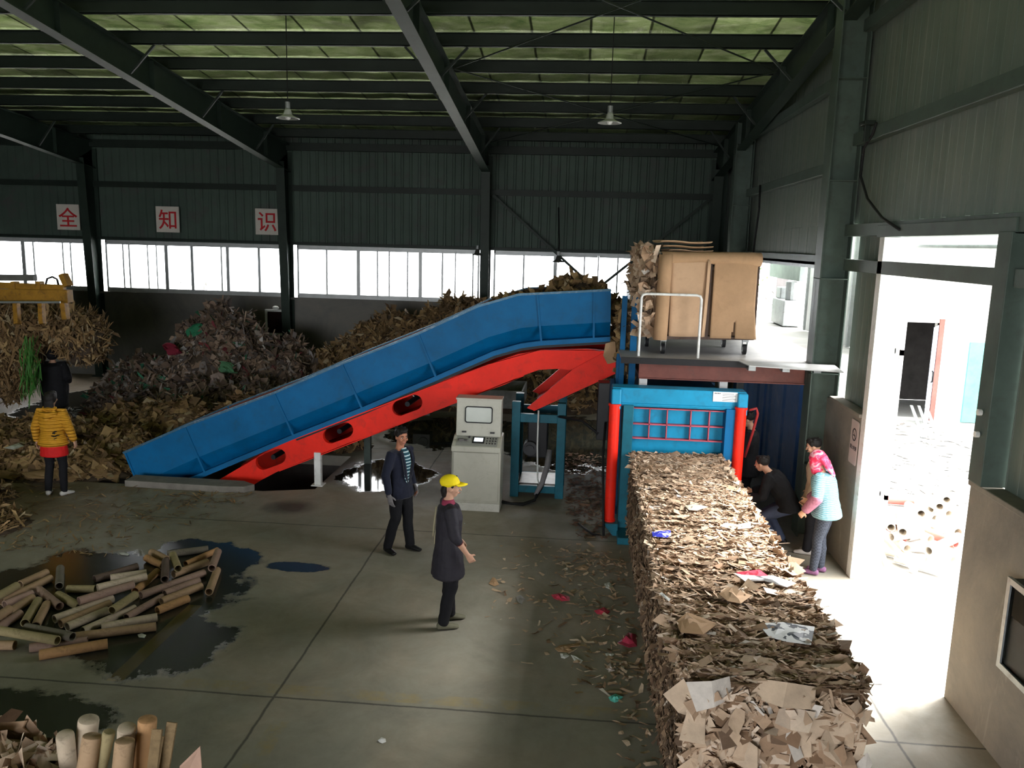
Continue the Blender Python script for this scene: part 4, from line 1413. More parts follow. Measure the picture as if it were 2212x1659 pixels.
for k in range(5):
    y0, y1 = cuts[k] + .006, cuts[k + 1] - .006
    L = y1 - y0
    m = MB()
    # core with a rough skin
    ng = 14
    sk = .035

    def face(o, du, dv, nn):
        vs = []
        for j in range(ng + 1):
            for i in range(ng + 1):
                p = Vector(o) + Vector(du) * (i / ng) + Vector(dv) * (j / ng)
                e = 0 if i in (0, ng) or j in (0, ng) else (noise.noise(p * 6) * .03)
                vs.append(p + Vector(nn) * e)
        m.add(vs, [(j * (ng + 1) + i, j * (ng + 1) + i + 1, (j + 1) * (ng + 1) + i + 1, (j + 1) * (ng + 1) + i) for j in range(ng) for i in range(ng)], 1)
    a0, a1, b0, b1, z0, z1 = BX0 + sk, BX1 - sk, y0 + .0, y1, .0, BH - sk
    face((a0, b0, z0), (a1 - a0, 0, 0), (0, 0, z1), (0, -1, 0))
    face((a1, b1, z0), (a0 - a1, 0, 0), (0, 0, z1), (0, 1, 0))
    face((a0, b1, z0), (0, b0 - b1, 0), (0, 0, z1), (-1, 0, 0))
    face((a1, b0, z0), (0, b1 - b0, 0), (0, 0, z1), (1, 0, 0))
    face((a0, b0, z1), (a1 - a0, 0, 0), (0, b1 - b0, 0), (0, 0, 1))
    R = RNG
    near = 1.0 if k > 1 else 1.25
    # top: pieces lying across the bale, shingled
    for N, l0, l1, w0, w1, tl in ((int(5200 * L), .03, .14, .005, .018, .4), (int(560 * L), .07, .22, .014, .042, .25), (int(50 * L), .12, .3, .05, .11, .1)):
        xx, yy = R.uniform(BX0, BX1, N), R.uniform(y0 + .01, y1 - .01, N)
        ph = yy * 2 * PI / .19 + 1.4 * np.sin(xx * 3.1 + yy) + .8 * np.sin(xx * 9 + yy * 3)
        ridge, slope = .022 * np.sin(ph) + .012 * np.sin(ph * 2.3 + 1), .022 * 33 * np.cos(ph) * .32
        c = np.stack([xx, yy, BH - .03 + ridge + R.uniform(-.02, .025, N)], 1)
        nr = np.stack([R.normal(0, .14, N), R.normal(-.12, tl, N) - slope, np.ones(N)], 1)
        al = np.stack([np.ones(N), R.normal(0, .4, N), R.normal(0, .1, N)], 1)
        flakes(m, c, nr, al, R.uniform(l0, l1, N) * near, R.uniform(w0, w1, N) * near, .28, .35)
    # sides: pieces edge on, standing
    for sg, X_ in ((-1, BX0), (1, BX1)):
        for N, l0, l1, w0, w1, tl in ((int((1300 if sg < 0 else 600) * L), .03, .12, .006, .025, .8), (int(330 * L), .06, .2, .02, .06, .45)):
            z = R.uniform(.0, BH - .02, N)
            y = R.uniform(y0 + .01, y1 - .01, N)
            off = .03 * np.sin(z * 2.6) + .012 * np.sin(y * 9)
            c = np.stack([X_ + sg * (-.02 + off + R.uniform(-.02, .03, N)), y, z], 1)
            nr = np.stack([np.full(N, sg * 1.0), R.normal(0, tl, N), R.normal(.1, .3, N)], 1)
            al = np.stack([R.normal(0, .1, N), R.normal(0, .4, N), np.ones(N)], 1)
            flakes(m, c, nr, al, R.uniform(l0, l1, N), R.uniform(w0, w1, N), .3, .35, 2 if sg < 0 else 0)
    # end face towards the camera
    if k == 0:
        for N, l0, l1, w0, w1, out in ((2200, .03, .13, .006, .025, .04), (420, .1, .26, .025, .08, .05), (70, .16, .34, .08, .18, .07)):
            c = np.stack([R.uniform(BX0 + .03, BX1 - .03, N), y0 - R.uniform(-.03, out * 1.6, N), R.uniform(0.02, BH - .04 - l1 * .35, N)], 1)
            nr = np.stack([R.normal(0, .35, N), -np.ones(N), R.normal(.2, .45, N)], 1)
            al = rnd_dirs(N)
            flakes(m, c, nr, al, R.uniform(l0, l1, N), R.uniform(w0, w1, N), .22, .3)
        for (u_, v_, a_, b_, tx_, tz_) in ((.15, .97, .3, .2, .3, .2), (.55, 1.0, .5, .16, -.1, .5), (.78, .8, .42, .26, .1, .15), (.3, .62, .34, .22, -.3, .1), (.66, .45, .3, .3, .2, -.1), (.2, .3, .4, .24, .1, .2), (.85, .3, .34, .3, -.2, .3)):
            cc_ = np.array([[BX0 + u_ * (BX1 - BX0), y0 - .07, v_ * BH - .06]])
            flakes(m, cc_, np.array([[tx_, -1.0, tz_]]), np.array([[1.0, 0, R.uniform(-.3, .3)]]), np.array([a_]), np.array([b_]), .25, .2)
    # right rim sticks out in bigger curled pieces
    N = int(110 * L)
    c = np.stack([BX1 + R.uniform(-.03, .05, N), R.uniform(y0, y1, N), R.uniform(BH - .35, BH + .02, N)], 1)
    flakes(m, c, rnd_dirs(N) + np.array([.6, 0, .5]), rnd_dirs(N), R.uniform(.05, .14, N), R.uniform(.02, .07, N), .6, .3)
    # loose edge ends on the top left arris
    N = int(170 * L)
    c = np.stack([BX0 + R.uniform(-.03, .04, N), R.uniform(y0, y1, N), BH - R.uniform(-.01, .06, N)], 1)
    flakes(m, c, rnd_dirs(N), rnd_dirs(N), R.uniform(.03, .11, N), R.uniform(.008, .03, N), .5, .3)
    o = obj('cardboard_bale', m, [cardboard, core, shaded_sidepaper])
    tag(o, blabs[k], 'bale', 'row of pressed cardboard bales')


def heap(name, bumps, area, n, label, cat, mats, sizes, seed=1, grid=.16, base=0.0, big=0, strand=0, thr=.02):
    """bumps: (x, y, rx, ry, h); a mound with a ragged skin of scraps"""
    rng = np.random.default_rng(seed)
    x0, x1, y0, y1 = area

    def hh(x, y):
        s = 0.0
        for bx, by, rx, ry, h in bumps:
            d = ((x - bx) / rx) ** 2 + ((y - by) / ry) ** 2
            if d < 1:
                s = max(s, h * (1 - d) ** .8)
        if s > 0:
            nz = noise.noise(Vector((x * 1.7, y * 1.7, seed))) * .28 + noise.noise(Vector((x * 4.5, y * 4.5, seed))) * .14
            s = max(0, s * (1 + nz))
        return s
    nx, ny = int((x1 - x0) / grid) + 1, int((y1 - y0) / grid) + 1
    H = [[hh(x0 + i * grid, y0 + j * grid) for i in range(nx)] for j in range(ny)]
    m = MB()
    vs = [(x0 + i * grid, y0 + j * grid, base + H[j][i] - .015) for j in range(ny) for i in range(nx)]
    fs = [(j * nx + i, j * nx + i + 1, (j + 1) * nx + i + 1, (j + 1) * nx + i) for j in range(ny - 1) for i in range(nx - 1)
          if max(H[j][i], H[j][i + 1], H[j + 1][i], H[j + 1][i + 1]) > .03]
    m.add(vs, fs, 1)
    C, Nn = [], []
    tries = 0
    while len(C) < n and tries < n * 12:
        tries += 1
        x, y = rng.uniform(x0, x1), rng.uniform(y0, y1)
        z = hh(x, y)
        if z < thr:
            continue
        e = .12
        g = Vector((-(hh(x + e, y) - z) / e, -(hh(x, y + e) - z) / e, 1)).normalized()
        C.append((x, y, base + z + rng.uniform(-.02, .05)))
        Nn.append(tuple(g))
    C, Nn = np.array(C), np.array(Nn)
    N = len(C)
    per = N // len(sizes)
    for q, (l0, l1, w0, w1, tilt) in enumerate(sizes):
        a, b = q * per, (q + 1) * per
        cc, nn = C[a:b], Nn[a:b]
        flakes(m, cc, nn + rng.normal(0, tilt, cc.shape), rng.normal(size=cc.shape), rng.uniform(l0, l1, len(cc)), rng.uniform(w0, w1, len(cc)), .35, .35, 0, rng)
    o = obj(name, m, mats)
    return tag(o, label, cat, kind='stuff')


darkcore = mat('heap_core_brown', (.07, .05, .035), .95, 0, .4, 9)
heap('rubbish_heap', [(-9.1, 20.2, 1.75, 1.7, 2.15), (-7.6, 20.4, 1.35, 1.5, 1.45), (-10.6, 19.7, 1.7, 1.4, .95), (-8.4, 18.6, 1.9, 1.4, .75), (-9.9, 18.2, 1.6, 1.2, .4)], (-12.6, -5.8, 16.8, 22.3), 11000,
     'tall dark heap of mixed rubbish and wet scraps against the rear wall below the sign', 'rubbish heap', [rubbish, darkcore],
     [(.05, .2, .02, .08, .8), (.12, .4, .06, .2, .5), (.2, .6, .02, .05, .7), (.14, .45, .05, .2, .3)], 3)
heap('straw_heap', [(-3.2, 21.1, 1.7, 1.25, 2.62), (-4.9, 21.1, 1.6, 1.25, 2.2), (-6.3, 20.9, 1.2, 1.2, 1.4), (-1.7, 21.1, 1.6, 1.2, 2.4), (-.3, 21.1, 1.2, 1.0, 1.7)], (-7.7, 1.0, 19.5, 22.25), 13000,
     'large brown heap of shredded cardboard behind the upper half of the blue conveyor', 'waste heap', [straw, darkcore], [(.06, .25, .008, .02, .7), (.1, .4, .012, .035, .6), (.15, .45, .04, .12, .35)], 5)
heap('scattered_waste', [(-9.3, 13.5, 1.5, .9, .42), (-8.2, 15.9, 1.5, .8, .75), (-6.7, 16.0, 1.3, .8, .9), (-10.4, 14.9, 1.6, 1.2, .45), (-8.5, 14.3, .9, .8, .5), (-11.5, 13.2, 1.4, 1.4, .4), (-12.6, 15.1, 1.5, 1.2, .5), (-9.6, 16.6, 1.2, .8, .45), (-5.2, 15.9, 1.0, .6, .75)],
     (-14.0, -4.0, 12.0, 17.6), 15000, 'low spread of brown shredded cardboard and scraps round the sunken end of the conveyor', 'waste heap', [straw, darkcore],
     [(.05, .22, .006, .02, .5), (.08, .35, .01, .04, .4), (.12, .45, .04, .16, .25)], 8)
heap('straw_litter', [(-8.75, 10.5, .95, .7, .22), (-9.75, 11.5, 1.0, .8, .3)], (-10.5, -7.0, 10.0, 12.6), 2600,
     'low tuft of brown shredded paper on the floor in front of the person in yellow', 'paper litter', [straw, darkcore], [(.05, .2, .006, .02, .5), (.08, .3, .01, .04, .4)], 9)


def scatter(name, boxes, label, cat, mt, l, w, seed, kind='stuff'):
    rng = np.random.default_rng(seed)
    m = MB()
    for (x0, x1, y0, y1, n) in boxes:
        c = np.stack([rng.uniform(x0, x1, n), rng.uniform(y0, y1, n), rng.uniform(.006, .02, n)], 1)
        nr = np.stack([rng.normal(0, .15, n), rng.normal(0, .15, n), np.ones(n)], 1)
        flakes(m, c, nr, rng.normal(size=(n, 3)), rng.uniform(l[0], l[1], n), rng.uniform(w[0], w[1], n), .12, .35, 0, rng)
    return tag(obj(name, m, mt), label, cat, kind=kind)


scatter('paper_litter', [(-.9, .7, 8.6, 10.6, 130), (-.2, .75, 9.4, 10.9, 170), (.1, .75, 7.2, 9.4, 150), (.45, .78, 6.0, 8.0, 90), (-1.0, .3, 10.2, 11.4, 40), (-.6, .5, 7.6, 8.6, 30)],
        'small brown paper litter strewn on the floor along the left side of the bales', 'paper litter', cardboard, (.03, .14), (.008, .04), 21)
scatter('paper_litter', [(-.1, .5, 12.4, 14.4, 380), (.0, .55, 11.4, 12.4, 90), (-.2, .6, 14.4, 16.2, 180)],
        'reddish paper litter piled between the teal frame and the red ram cylinder', 'paper litter', island_mat('red_brown_scrap', [(0, (.2, .09, .05)), (.3, (.3, .16, .09)), (.6, (.14, .08, .05)), (.85, (.38, .27, .18))]), (.04, .16), (.01, .05), 22)
scatter('paper_litter', [(-9.4, -5.4, 11.0, 12.6, 330), (-8.4, -6.0, 9.7, 11.2, 200), (-6.2, -5.2, 12.0, 12.6, 50)],
        'thin brown shreds strewn over the floor left of the conveyor slab', 'paper litter', straw, (.05, .25), (.006, .025), 23)
scatter('paper_litter', [(-12.5, -9.0, 16.2, 18.4, 420)], 'pale paper shreds on the wet floor before the rubbish heap', 'paper litter', island_mat('pale_wet_shred', [(0, (.3, .28, .26)), (.4, (.16, .12, .1)), (.7, (.45, .43, .42))]), (.06, .3), (.01, .05), 24)
# cardboard load riding on the belt, and waste at the head of the conveyor
heap('belt_load', [(-.1, 14.2, .65, .7, .62), (-.9, 14.2, .8, .6, .3), (.25, 14.0, .4, .6, .5)], (-2.4, .55, 13.35, 14.8), 900, 'brown torn cardboard riding over the top end of the conveyor', 'cardboard waste', [straw, darkcore],
     [(.06, .2, .02, .06, .6), (.12, .35, .05, .14, .5)], 12, .1, 3.0)
m = MB()
N = 700
c = np.stack([RNG.uniform(.6, .84, N), RNG.uniform(12.98, 14.8, N), RNG.uniform(2.1, 3.25, N)], 1)
flakes(m, c, rnd_dirs(N) + np.array([0, -.8, 0]), rnd_dirs(N), RNG.uniform(.06, .25, N), RNG.uniform(.03, .12, N), .4)
m.box(.64, .82, 13.05, 14.7, 1.9, 3.0, 1)
tag(obj('hopper_waste', m, [straw, darkcore]), 'crumpled brown waste wedged in the hopper between conveyor end and cart', 'cardboard waste', kind='stuff')
m = MB()
N = 420
q = O
cc = np.array([list(CP(-.12 + RNG.uniform(-.12, .08), RNG.uniform(.0, .95), RNG.uniform(.3, 1.6))) for _ in range(N)])
flakes(m, cc, rnd_dirs(N), rnd_dirs(N), RNG.uniform(.08, .3, N), RNG.uniform(.04, .16, N), .5)
tag(obj('crumpled_cardboard', m, cardboard), 'crumpled cardboard bulging out of the left end of the cage cart', 'cardboard waste', kind='stuff')

# ---------------------------------------------------------------- single scraps one can point at


def scrap(name, pts, h, mt, label, cat='scrap', seed=0, z=0.0, px=True):
    """a crumpled piece: outline in photo pixels laid on height z, crumple h"""
    rng = random.Random(seed)
    P = [gz(x, y, z) for x, y in pts] if px else [Vector(p) for p in pts]
    c = sum(P, Vector()) / len(P)
    m = MB()
    n = len(P)
    rings = [[c + (p - c) * f + Vector((0, 0, .006 + h * rng.uniform(.2, 1) * (1.1 - f))) for p in P] for f in (1.0, .66, .33)]
    vs = [p for r in rings for p in r] + [c + Vector((0, 0, h * .6))]
    fs = [(r * n + i, r * n + (i + 1) % n, (r + 1) * n + (i + 1) % n, (r + 1) * n + i) for r in range(2) for i in range(n)]
    fs += [(2 * n + i, 2 * n + (i + 1) % n, 3 * n) for i in range(n)]
    m.add(vs, fs)
    o = obj(name, m, mt)
    s_ = o.modifiers.new('s', 'SOLIDIFY')
    s_.thickness = .003
    return tag(o, label, cat)


pink = mat('crumpled_pink_plastic', (.55, .05, .09), .45, 0, .3, 20)
teals = mat('teal_plastic', (.1, .42, .34), .4, 0, .15, 20)
scrap('plastic_scrap', [(1190, 1286), (1208, 1283), (1230, 1290), (1231, 1298), (1212, 1300), (1196, 1294)], .05, pink, 'crumpled pink plastic scrap lying furthest from the bales on the open floor', seed=1)
scrap('plastic_scrap', [(1283, 1321), (1305, 1313), (1318, 1322), (1312, 1329), (1290, 1328)], .05, pink, 'pink plastic scrap on the floor midway beside the bales, above the dark red one', seed=2)
scrap('plastic_scrap', [(1334, 1390), (1358, 1368), (1374, 1372), (1376, 1398), (1358, 1401)], .09, mat('dark_pink_plastic', (.33, .03, .06), .45, 0, .3, 20), 'large dark pink plastic scrap pressed against the foot of the bales', seed=3)
scrap('plastic_scrap', [(1314, 1508), (1330, 1500), (1346, 1507), (1340, 1515), (1328, 1519), (1318, 1515)], .05, teals, 'turquoise plastic scrap lying alone on the floor near the bales', seed=4)
scrap('paper_scrap', [(1210, 1413), (1222, 1411), (1230, 1418), (1220, 1424), (1212, 1422)], .02, scrapw, 'small round white paper scrap beside the orange cardboard piece', seed=5)
scrap('paper_scrap', [(1233, 1416), (1242, 1417), (1259, 1428), (1254, 1434), (1240, 1428)], .02, scrapw, 'long white paper scrap right of the small round one', seed=6)
scrap('paper_scrap', [(1307, 1413), (1318, 1409), (1327, 1414), (1322, 1420), (1310, 1419)], .02, scrapw, 'white paper scrap below the dark pink plastic', seed=7)
scrap('paper_scrap', [(1305, 1262), (1318, 1258), (1325, 1268), (1318, 1274), (1308, 1270)], .03, scrapw, 'white paper scrap in the reddish litter against the bales', seed=8)
scrap('paper_scrap', [(816, 1601), (824, 1594), (833, 1597), (834, 1604), (826, 1607), (820, 1605)], .02, scrapw, 'small white paper star lying alone on the near floor', seed=9)
scrap('paper_scrap', [(257, 1195), (268, 1194), (279, 1198), (276, 1201), (262, 1199)], .01, scrapw, 'white paper sliver on the wet floor above the paper tubes', seed=10)
scrap('paper_scrap', [(297, 1372), (306, 1369), (316, 1373), (312, 1379), (300, 1378)], .015, scrapw, 'white paper scrap beside the right end of the scattered tubes', seed=11)
scrap('cardboard_scrap', [(1198, 1402), (1210, 1395), (1252, 1390), (1253, 1396), (1230, 1400), (1240, 1408), (1228, 1411), (1205, 1408)], .02, kraft2, 'orange brown cardboard scrap on the floor above the white paper scraps', seed=12)
scrap('cardboard_scrap', [(1056, 1262), (1064, 1248), (1070, 1250), (1078, 1264), (1068, 1267)], .03, kraft2, 'triangular cardboard scrap on the floor right of the woman in the yellow cap', seed=13)
scrap('cardboard_scrap', [(1242, 1228), (1262, 1220), (1273, 1226), (1268, 1233), (1250, 1232)], .03, kraft, 'pale cardboard scrap among the litter in front of the press', seed=14)
scrap('paper_scrap', [(1114, 1291), (1124, 1286), (1135, 1294), (1127, 1306), (1119, 1302)], .01, mat('grey_film', (.22, .22, .2), .3), 'translucent grey film scrap left of the pink plastic scraps', seed=15)
scrap('cardboard_scrap', [(1308, 1445), (1319, 1430), (1328, 1450), (1320, 1452)], .04, mat('pale_pink_board', (.5, .43, .40)), 'pale pink cardboard scrap standing above the turquoise plastic', seed=16)
# pieces lying on the bales
ZT_ = BH + .03
scrap('plastic_scrap', [(1590, 1238), (1640, 1232), (1660, 1246), (1650, 1252), (1625, 1250), (1600, 1246)], .04, pink, 'bright pink cloth scrap lying across the top of the bales', seed=21, z=ZT_)
pr = mat('white_printed_sheet', (.68, .69, .7), .5, 0, .05, 5)
scrap('paper_scrap', [(1585, 1240), (1625, 1250), (1668, 1244), (1720, 1262), (1700, 1270), (1650, 1256), (1610, 1258)], .04, pr, 'torn white sheet beside the pink cloth scrap on top of the bales', seed=22, z=ZT_)
t = NT('black_white_print')
c_ = t.ramp(t.noise(9, 2, .5), [(.5, (.7, .71, .72)), (.52, (.06, .07, .09))], 'CONSTANT')
t.set(Base_Color=c_, Roughness=.5)
scrap('printed_sheet', [(1650, 1348), (1690, 1346), (1760, 1356), (1752, 1394), (1700, 1388), (1662, 1378), (1648, 1362)], .03, t.m, 'white carton sheet with black print lying on the second bale', cat='sheet', seed=23, z=ZT_)
t = NT('blue_white_print')
c_ = t.ramp(t.noise(16, 2, .5), [(.5, (.03, .04, .45)), (.53, (.55, .57, .75))], 'CONSTANT')
t.set(Base_Color=c_, Roughness=.5)
scrap('printed_sheet', [(1408, 1150), (1448, 1147), (1450, 1158), (1440, 1163), (1410, 1160)], .03, t.m, 'small blue and white printed scrap on the left edge of the bales', cat='sheet', seed=24, z=ZT_)
scrap('paper_scrap', [(1480, 1094), (1500, 1090), (1530, 1096), (1505, 1104), (1488, 1103)], .03, mat('cream_paper', (.5, .46, .36)), 'cream paper scrap on top of the bales near the gate', seed=25, z=ZT_)
scrap('cardboard_scrap', [(1552, 1285), (1572, 1270), (1625, 1288), (1600, 1306), (1572, 1300)], .07, kraft, 'folded cardboard lid lying on top of the middle bale', seed=26, z=ZT_)
scrap('cardboard_scrap', [(1460, 1345), (1485, 1325), (1550, 1350), (1520, 1372), (1470, 1368)], .06, kraft2, 'wide bent cardboard sheet on the left top edge of the second bale', seed=27, z=ZT_)
scrap('paper_scrap', [(1424, 1283), (1430, 1281), (1448, 1296), (1445, 1301)], .02, scrapw, 'narrow white paper strip on the left edge of the bales', seed=28, z=ZT_)
for i, (a, b, c, d, lab) in enumerate(((1705, 1460, 1755, 1495, 'brown'), )):
    pass
# larger sheets on the rubbish and floor waste
for i, (pt, z, mt, lab) in enumerate((
        ([(472, 962 - 60), (530, 868), (612, 880), (560, 905)], .9, kraft2, 'brown sheet'),
)):
    pass
scrap('cardboard_sheet', [(45, 1022), (112, 1014), (128, 1035), (62, 1034)], .04, kraft2, 'flat cardboard sheet lying left of the person in yellow', cat='cardboard', seed=31, z=.2)
scrap('paper_scrap', [(8, 968), (40, 958), (52, 964), (30, 972)], .03, scrapw, 'white paper scrap on the low waste at the far left', seed=32, z=.45)
scrap('paper_scrap', [(385, 862), (420, 848), (440, 853), (410, 870)], .02, scrapw, 'white rectangular sheet at the foot of the dark rubbish heap', seed=33, z=.5)
scrap('paper_scrap', [(262, 868), (300, 868), (302, 875), (268, 878)], .02, scrapw, 'white strip lying between the rubbish heap and the floor waste', seed=34, z=.35)
redcl, greencl = mat('dull_red_cloth', (.22, .02, .04), .8), mat('green_plastic', (.03, .2, .1), .5)
for cx, cy, Yq, mt, lab in ((372, 757, 18.9, redcl, 'dull red cloth hanging on the left slope of the rubbish heap'), (425, 715, 19.4, greencl, 'green plastic bag near the top of the rubbish heap'),
                            (446, 735, 19.3, mat('faded_red_bag', (.28, .07, .06), .7), 'faded red bag just below the top of the rubbish heap'), (489, 795, 18.8, mat('light_green_cup', (.12, .3, .16), .5), 'light green container on the front of the rubbish heap'),
                            (470, 828, 18.3, mat('cream_red_box', (.42, .32, .28), .7), 'cream and red printed carton at the foot of the rubbish heap')):
    p = gy(cx, cy, Yq)
    m = MB().ball(p, .16, .1, .14, 14, 9)
    m.v = [tuple(Vector(q) + Vector((noise.noise(Vector(q) * 9), noise.noise(Vector(q) * 9 + Vector((9, 0, 0))), noise.noise(Vector(q) * 6))) * .2) for q in m.v]
    tag(obj('rubbish_bag' if 'carton' not in lab else 'crushed_carton', m, mt), lab, 'rubbish')
p = [gy(x, y, 20.2) for x, y in ((548, 770), (690, 720))]

m = MB().prism([gy(1308, 742, 13.1), gy(1325, 738, 13.1), gy(1327, 782, 13.1), gy(1312, 786, 13.05), gy(1303, 768, 13.05)], (.03, .012, 0))
tag(obj('cardboard_flap', m, kraft2), 'brown cardboard flap hanging from the head of the conveyor over the red underframe', 'cardboard')

# ---------------------------------------------------------------- paper tubes on the wet floor
tb = {}
for nm, col_ in (('tan', (.40, .27, .16)), ('pale', (.50, .41, .30)), ('grey', (.17, .15, .115)), ('pink', (.32, .215, .165)), ('orange', (.46, .26, .12)), ('dark', (.12, .085, .065)), ('olive', (.33, .27, .14))):
    tb[nm] = mat('paper_tube_' + nm, col_, .75, 0, .16, 6, dirt=tuple(c * .45 for c in col_), dirt_amt=.7)
TR = .047


def tube_mesh(L, r=TR, wall=.009, n=18, ragged=0):
    m = MB()
    rad = [(r, -L / 2), (r, L / 2), (r - wall, L / 2), (r - wall, -L / 2)]
    vs = [(rr_ * math.cos(2 * PI * k / n), rr_ * math.sin(2 * PI * k / n), z) for rr_, z in rad for k in range(n)]
    fs = []
    for i in range(4):
        j = (i + 1) % 4
        for k in range(n):
            k2 = (k + 1) % n
            fs.append((i * n + k, i * n + k2, j * n + k2, j * n + k))
    m.add(vs, fs)
    return m


def put_tube(a, b, mt, label, group, r=TR, name='paper_tube'):
    a, b = Vector(a), Vector(b)
    L = (b - a).length
    me = tube_mesh(L, r, r * .18).mesh(name)
    me.materials.append(mt)
    me.shade_smooth()
    me.set_sharp_from_angle(angle=math.radians(40))
    o = bpy.data.objects.new(name, me)
    COL.objects.link(o)
    o.location = (a + b) / 2
    o.rotation_mode = 'QUATERNION'
    o.rotation_quaternion = (b - a).to_track_quat('Z', 'Y')
    return tag(o, label, 'tube', group)


CRO = lambda x, y: (x / 2.968, 1100 + y / 2.968)
TUB = [(387, 378, 380, 492, 'grey', 'short grey-green tube standing out alone behind the left cluster'),
       (300, 405, 130, 482, 'tan', 'tan tube lying highest in the left cluster of tubes'),
       (325, 442, 10, 592, 'tan', 'long tan tube slanting through the left cluster'),
       (108, 490, -60, 585, 'olive', 'olive tube lying at the far left behind the long slanted one'),
       (205, 540, 30, 612, 'pink', 'pinkish tube under the long slanted tan tube'),
       (208, 568, 15, 690, 'tan', 'tan tube ending in an open mouth at the left edge of the scatter'),
       (60, 640, -60, 720, 'tan', 'tan tube cut by the left edge of the view'),
       (128, 668, -20, 765, 'pink', 'pinkish tube pointing down left beside the yellowish long one'),
       (245, 585, 160, 730, 'olive', 'olive tube with open mouth, left one of the upright pair'),
       (300, 610, 228, 748, 'tan', 'tan tube, right one of the upright pair in the left cluster'),
       (248, 515, 382, 622, 'pink', 'short pinkish tube crossing towards the middle with a dark open mouth'),
       (432, 512, 612, 512, 'olive', 'short olive tube lying level in the middle of the scatter'),
       (372, 548, 510, 625, 'olive', 'short olive tube slanting down below the level one'),
       (605, 448, 880, 368, 'dark', 'dark wet tube lying rearmost in the middle of the scatter'),
       (708, 442, 940, 408, 'pale', 'pale tube lying just in front of the dark wet tube'),
       (625, 505, 938, 430, 'pale', 'pale tube second behind the greyish pink one'),
       (505, 588, 855, 482, 'pink', 'greyish pink tube with a red-brown end in the middle of the scatter'),
       (348, 705, 722, 572, 'pale', 'long pale tube, rearmost of three parallel ones'),
       (388, 735, 705, 605, 'tan', 'long tan tube, middle one of three parallel ones'),
       (430, 755, 688, 650, 'pale', 'pale tube, front one of three parallel ones'),
       (530, 778, 865, 632, 'pale', 'pale thin tube slanting right of the three parallel ones'),
       (810, 692, 1040, 562, 'pink', 'greyish tube with a dark mouth right of the pale thin one'),
       (718, 648, 868, 548, 'olive', 'stained olive tube below the orange one in the middle'),
       (868, 525, 1008, 400, 'orange', 'orange tube slanting steeply in the middle of the scatter'),
       (650, 758, 1008, 692, 'pale', 'nearly white long tube near the yellow floor line'),
       (478, 818, 1000, 752, 'tan', 'very long tan tube in front of the nearly white one'),
       (192, 888, 560, 845, 'pink', 'brown tube half hidden behind the frontmost orange tube'),
       (252, 935, 690, 862, 'orange', 'thick orange tube lying frontmost of all the scattered tubes'),
       (168, 758, 465, 818, 'grey', 'grey tube lying behind the brown half hidden tube'),
       (-20, 775, 368, 842, 'olive', 'long yellowish tube running level from the left edge of the view'),
       (-40, 872, 95, 872, 'tan', 'short tan tube lowest at the left edge of the view'),
       (902, 552, 1310, 408, 'pink', 'long red-brown tube slanting through the right cluster'),
       (1055, 542, 1275, 458, 'pink', 'pinkish tube in front of the long red-brown one'),
       (1035, 592, 1290, 492, 'tan', 'tan tube second from the front of the right cluster'),
       (1008, 650, 1205, 572, 'orange', 'short orange tube with dark mouth at the front of the right cluster'),
       (1112, 418, 1330, 338, 'tan', 'tan tube above the long red-brown one in the right cluster'),
       (1190, 352, 1395, 262, 'orange', 'thin orange tube at the top of the right cluster'),
       (1072, 288, 1335, 255, 'grey', 'grey tube lying rearmost of the right cluster'),
       (1108, 292, 1142, 380, 'olive', 'short olive tube standing across the grey rear one'),
       (972, 275, 1068, 322, 'tan', 'short tan tube at the rear left tip of the right cluster'),
       (940, 312, 1045, 362, 'orange', 'short orange tube in front of the rear left tip'),
       (1062, 332, 1056, 450, 'dark', 'short dark tube pointing at the viewer with an open mouth'),
       (1398, 272, 1358, 378, 'pink', 'pinkish tube behind the rightmost one'),
       (1392, 392, 1340, 530, 'tan', 'tan tube lying rightmost with its round mouth open')]


def seg_close(a, b, c, d):
    """closest plan distance of two segments, and where"""
    best = (9, 0, 0)
    for i in range(9):
        for j in range(9):
            p, q = a.lerp(b, i / 8), c.lerp(d, j / 8)
            dd = (p.xy - q.xy).length
            if dd < best[0]:
                best = (dd, i / 8, j / 8)
    return best


done = []
for (x0, y0, x1, y1, kind_, lab) in TUB:
    rr_ = TR * (1.1 if 'thick' in lab else (.85 if 'thin' in lab else 1.0))
    z = rr_ + .002
    for it in range(3):
        a, b = gz(*CRO(x0, y0), z), gz(*CRO(x1, y1), z)
        lvl = 0
        for (c, d, r2) in done:
            dd, s_, t__ = seg_close(a, b, c, d)
            zz = c.lerp(d, t__).z
            if dd < (rr_ + r2) * .8 and abs(zz - z) < (rr_ + r2) * .9:
                lvl = max(lvl, zz + rr_ + r2 - .004)
        if lvl == 0 or z > .2 or 'rightmost with' in lab:
            break
        z = lvl
    done.append((a, b, rr_))
    put_tube(a, b, tb[kind_], lab, 'paper tubes scattered on the wet floor', rr_)

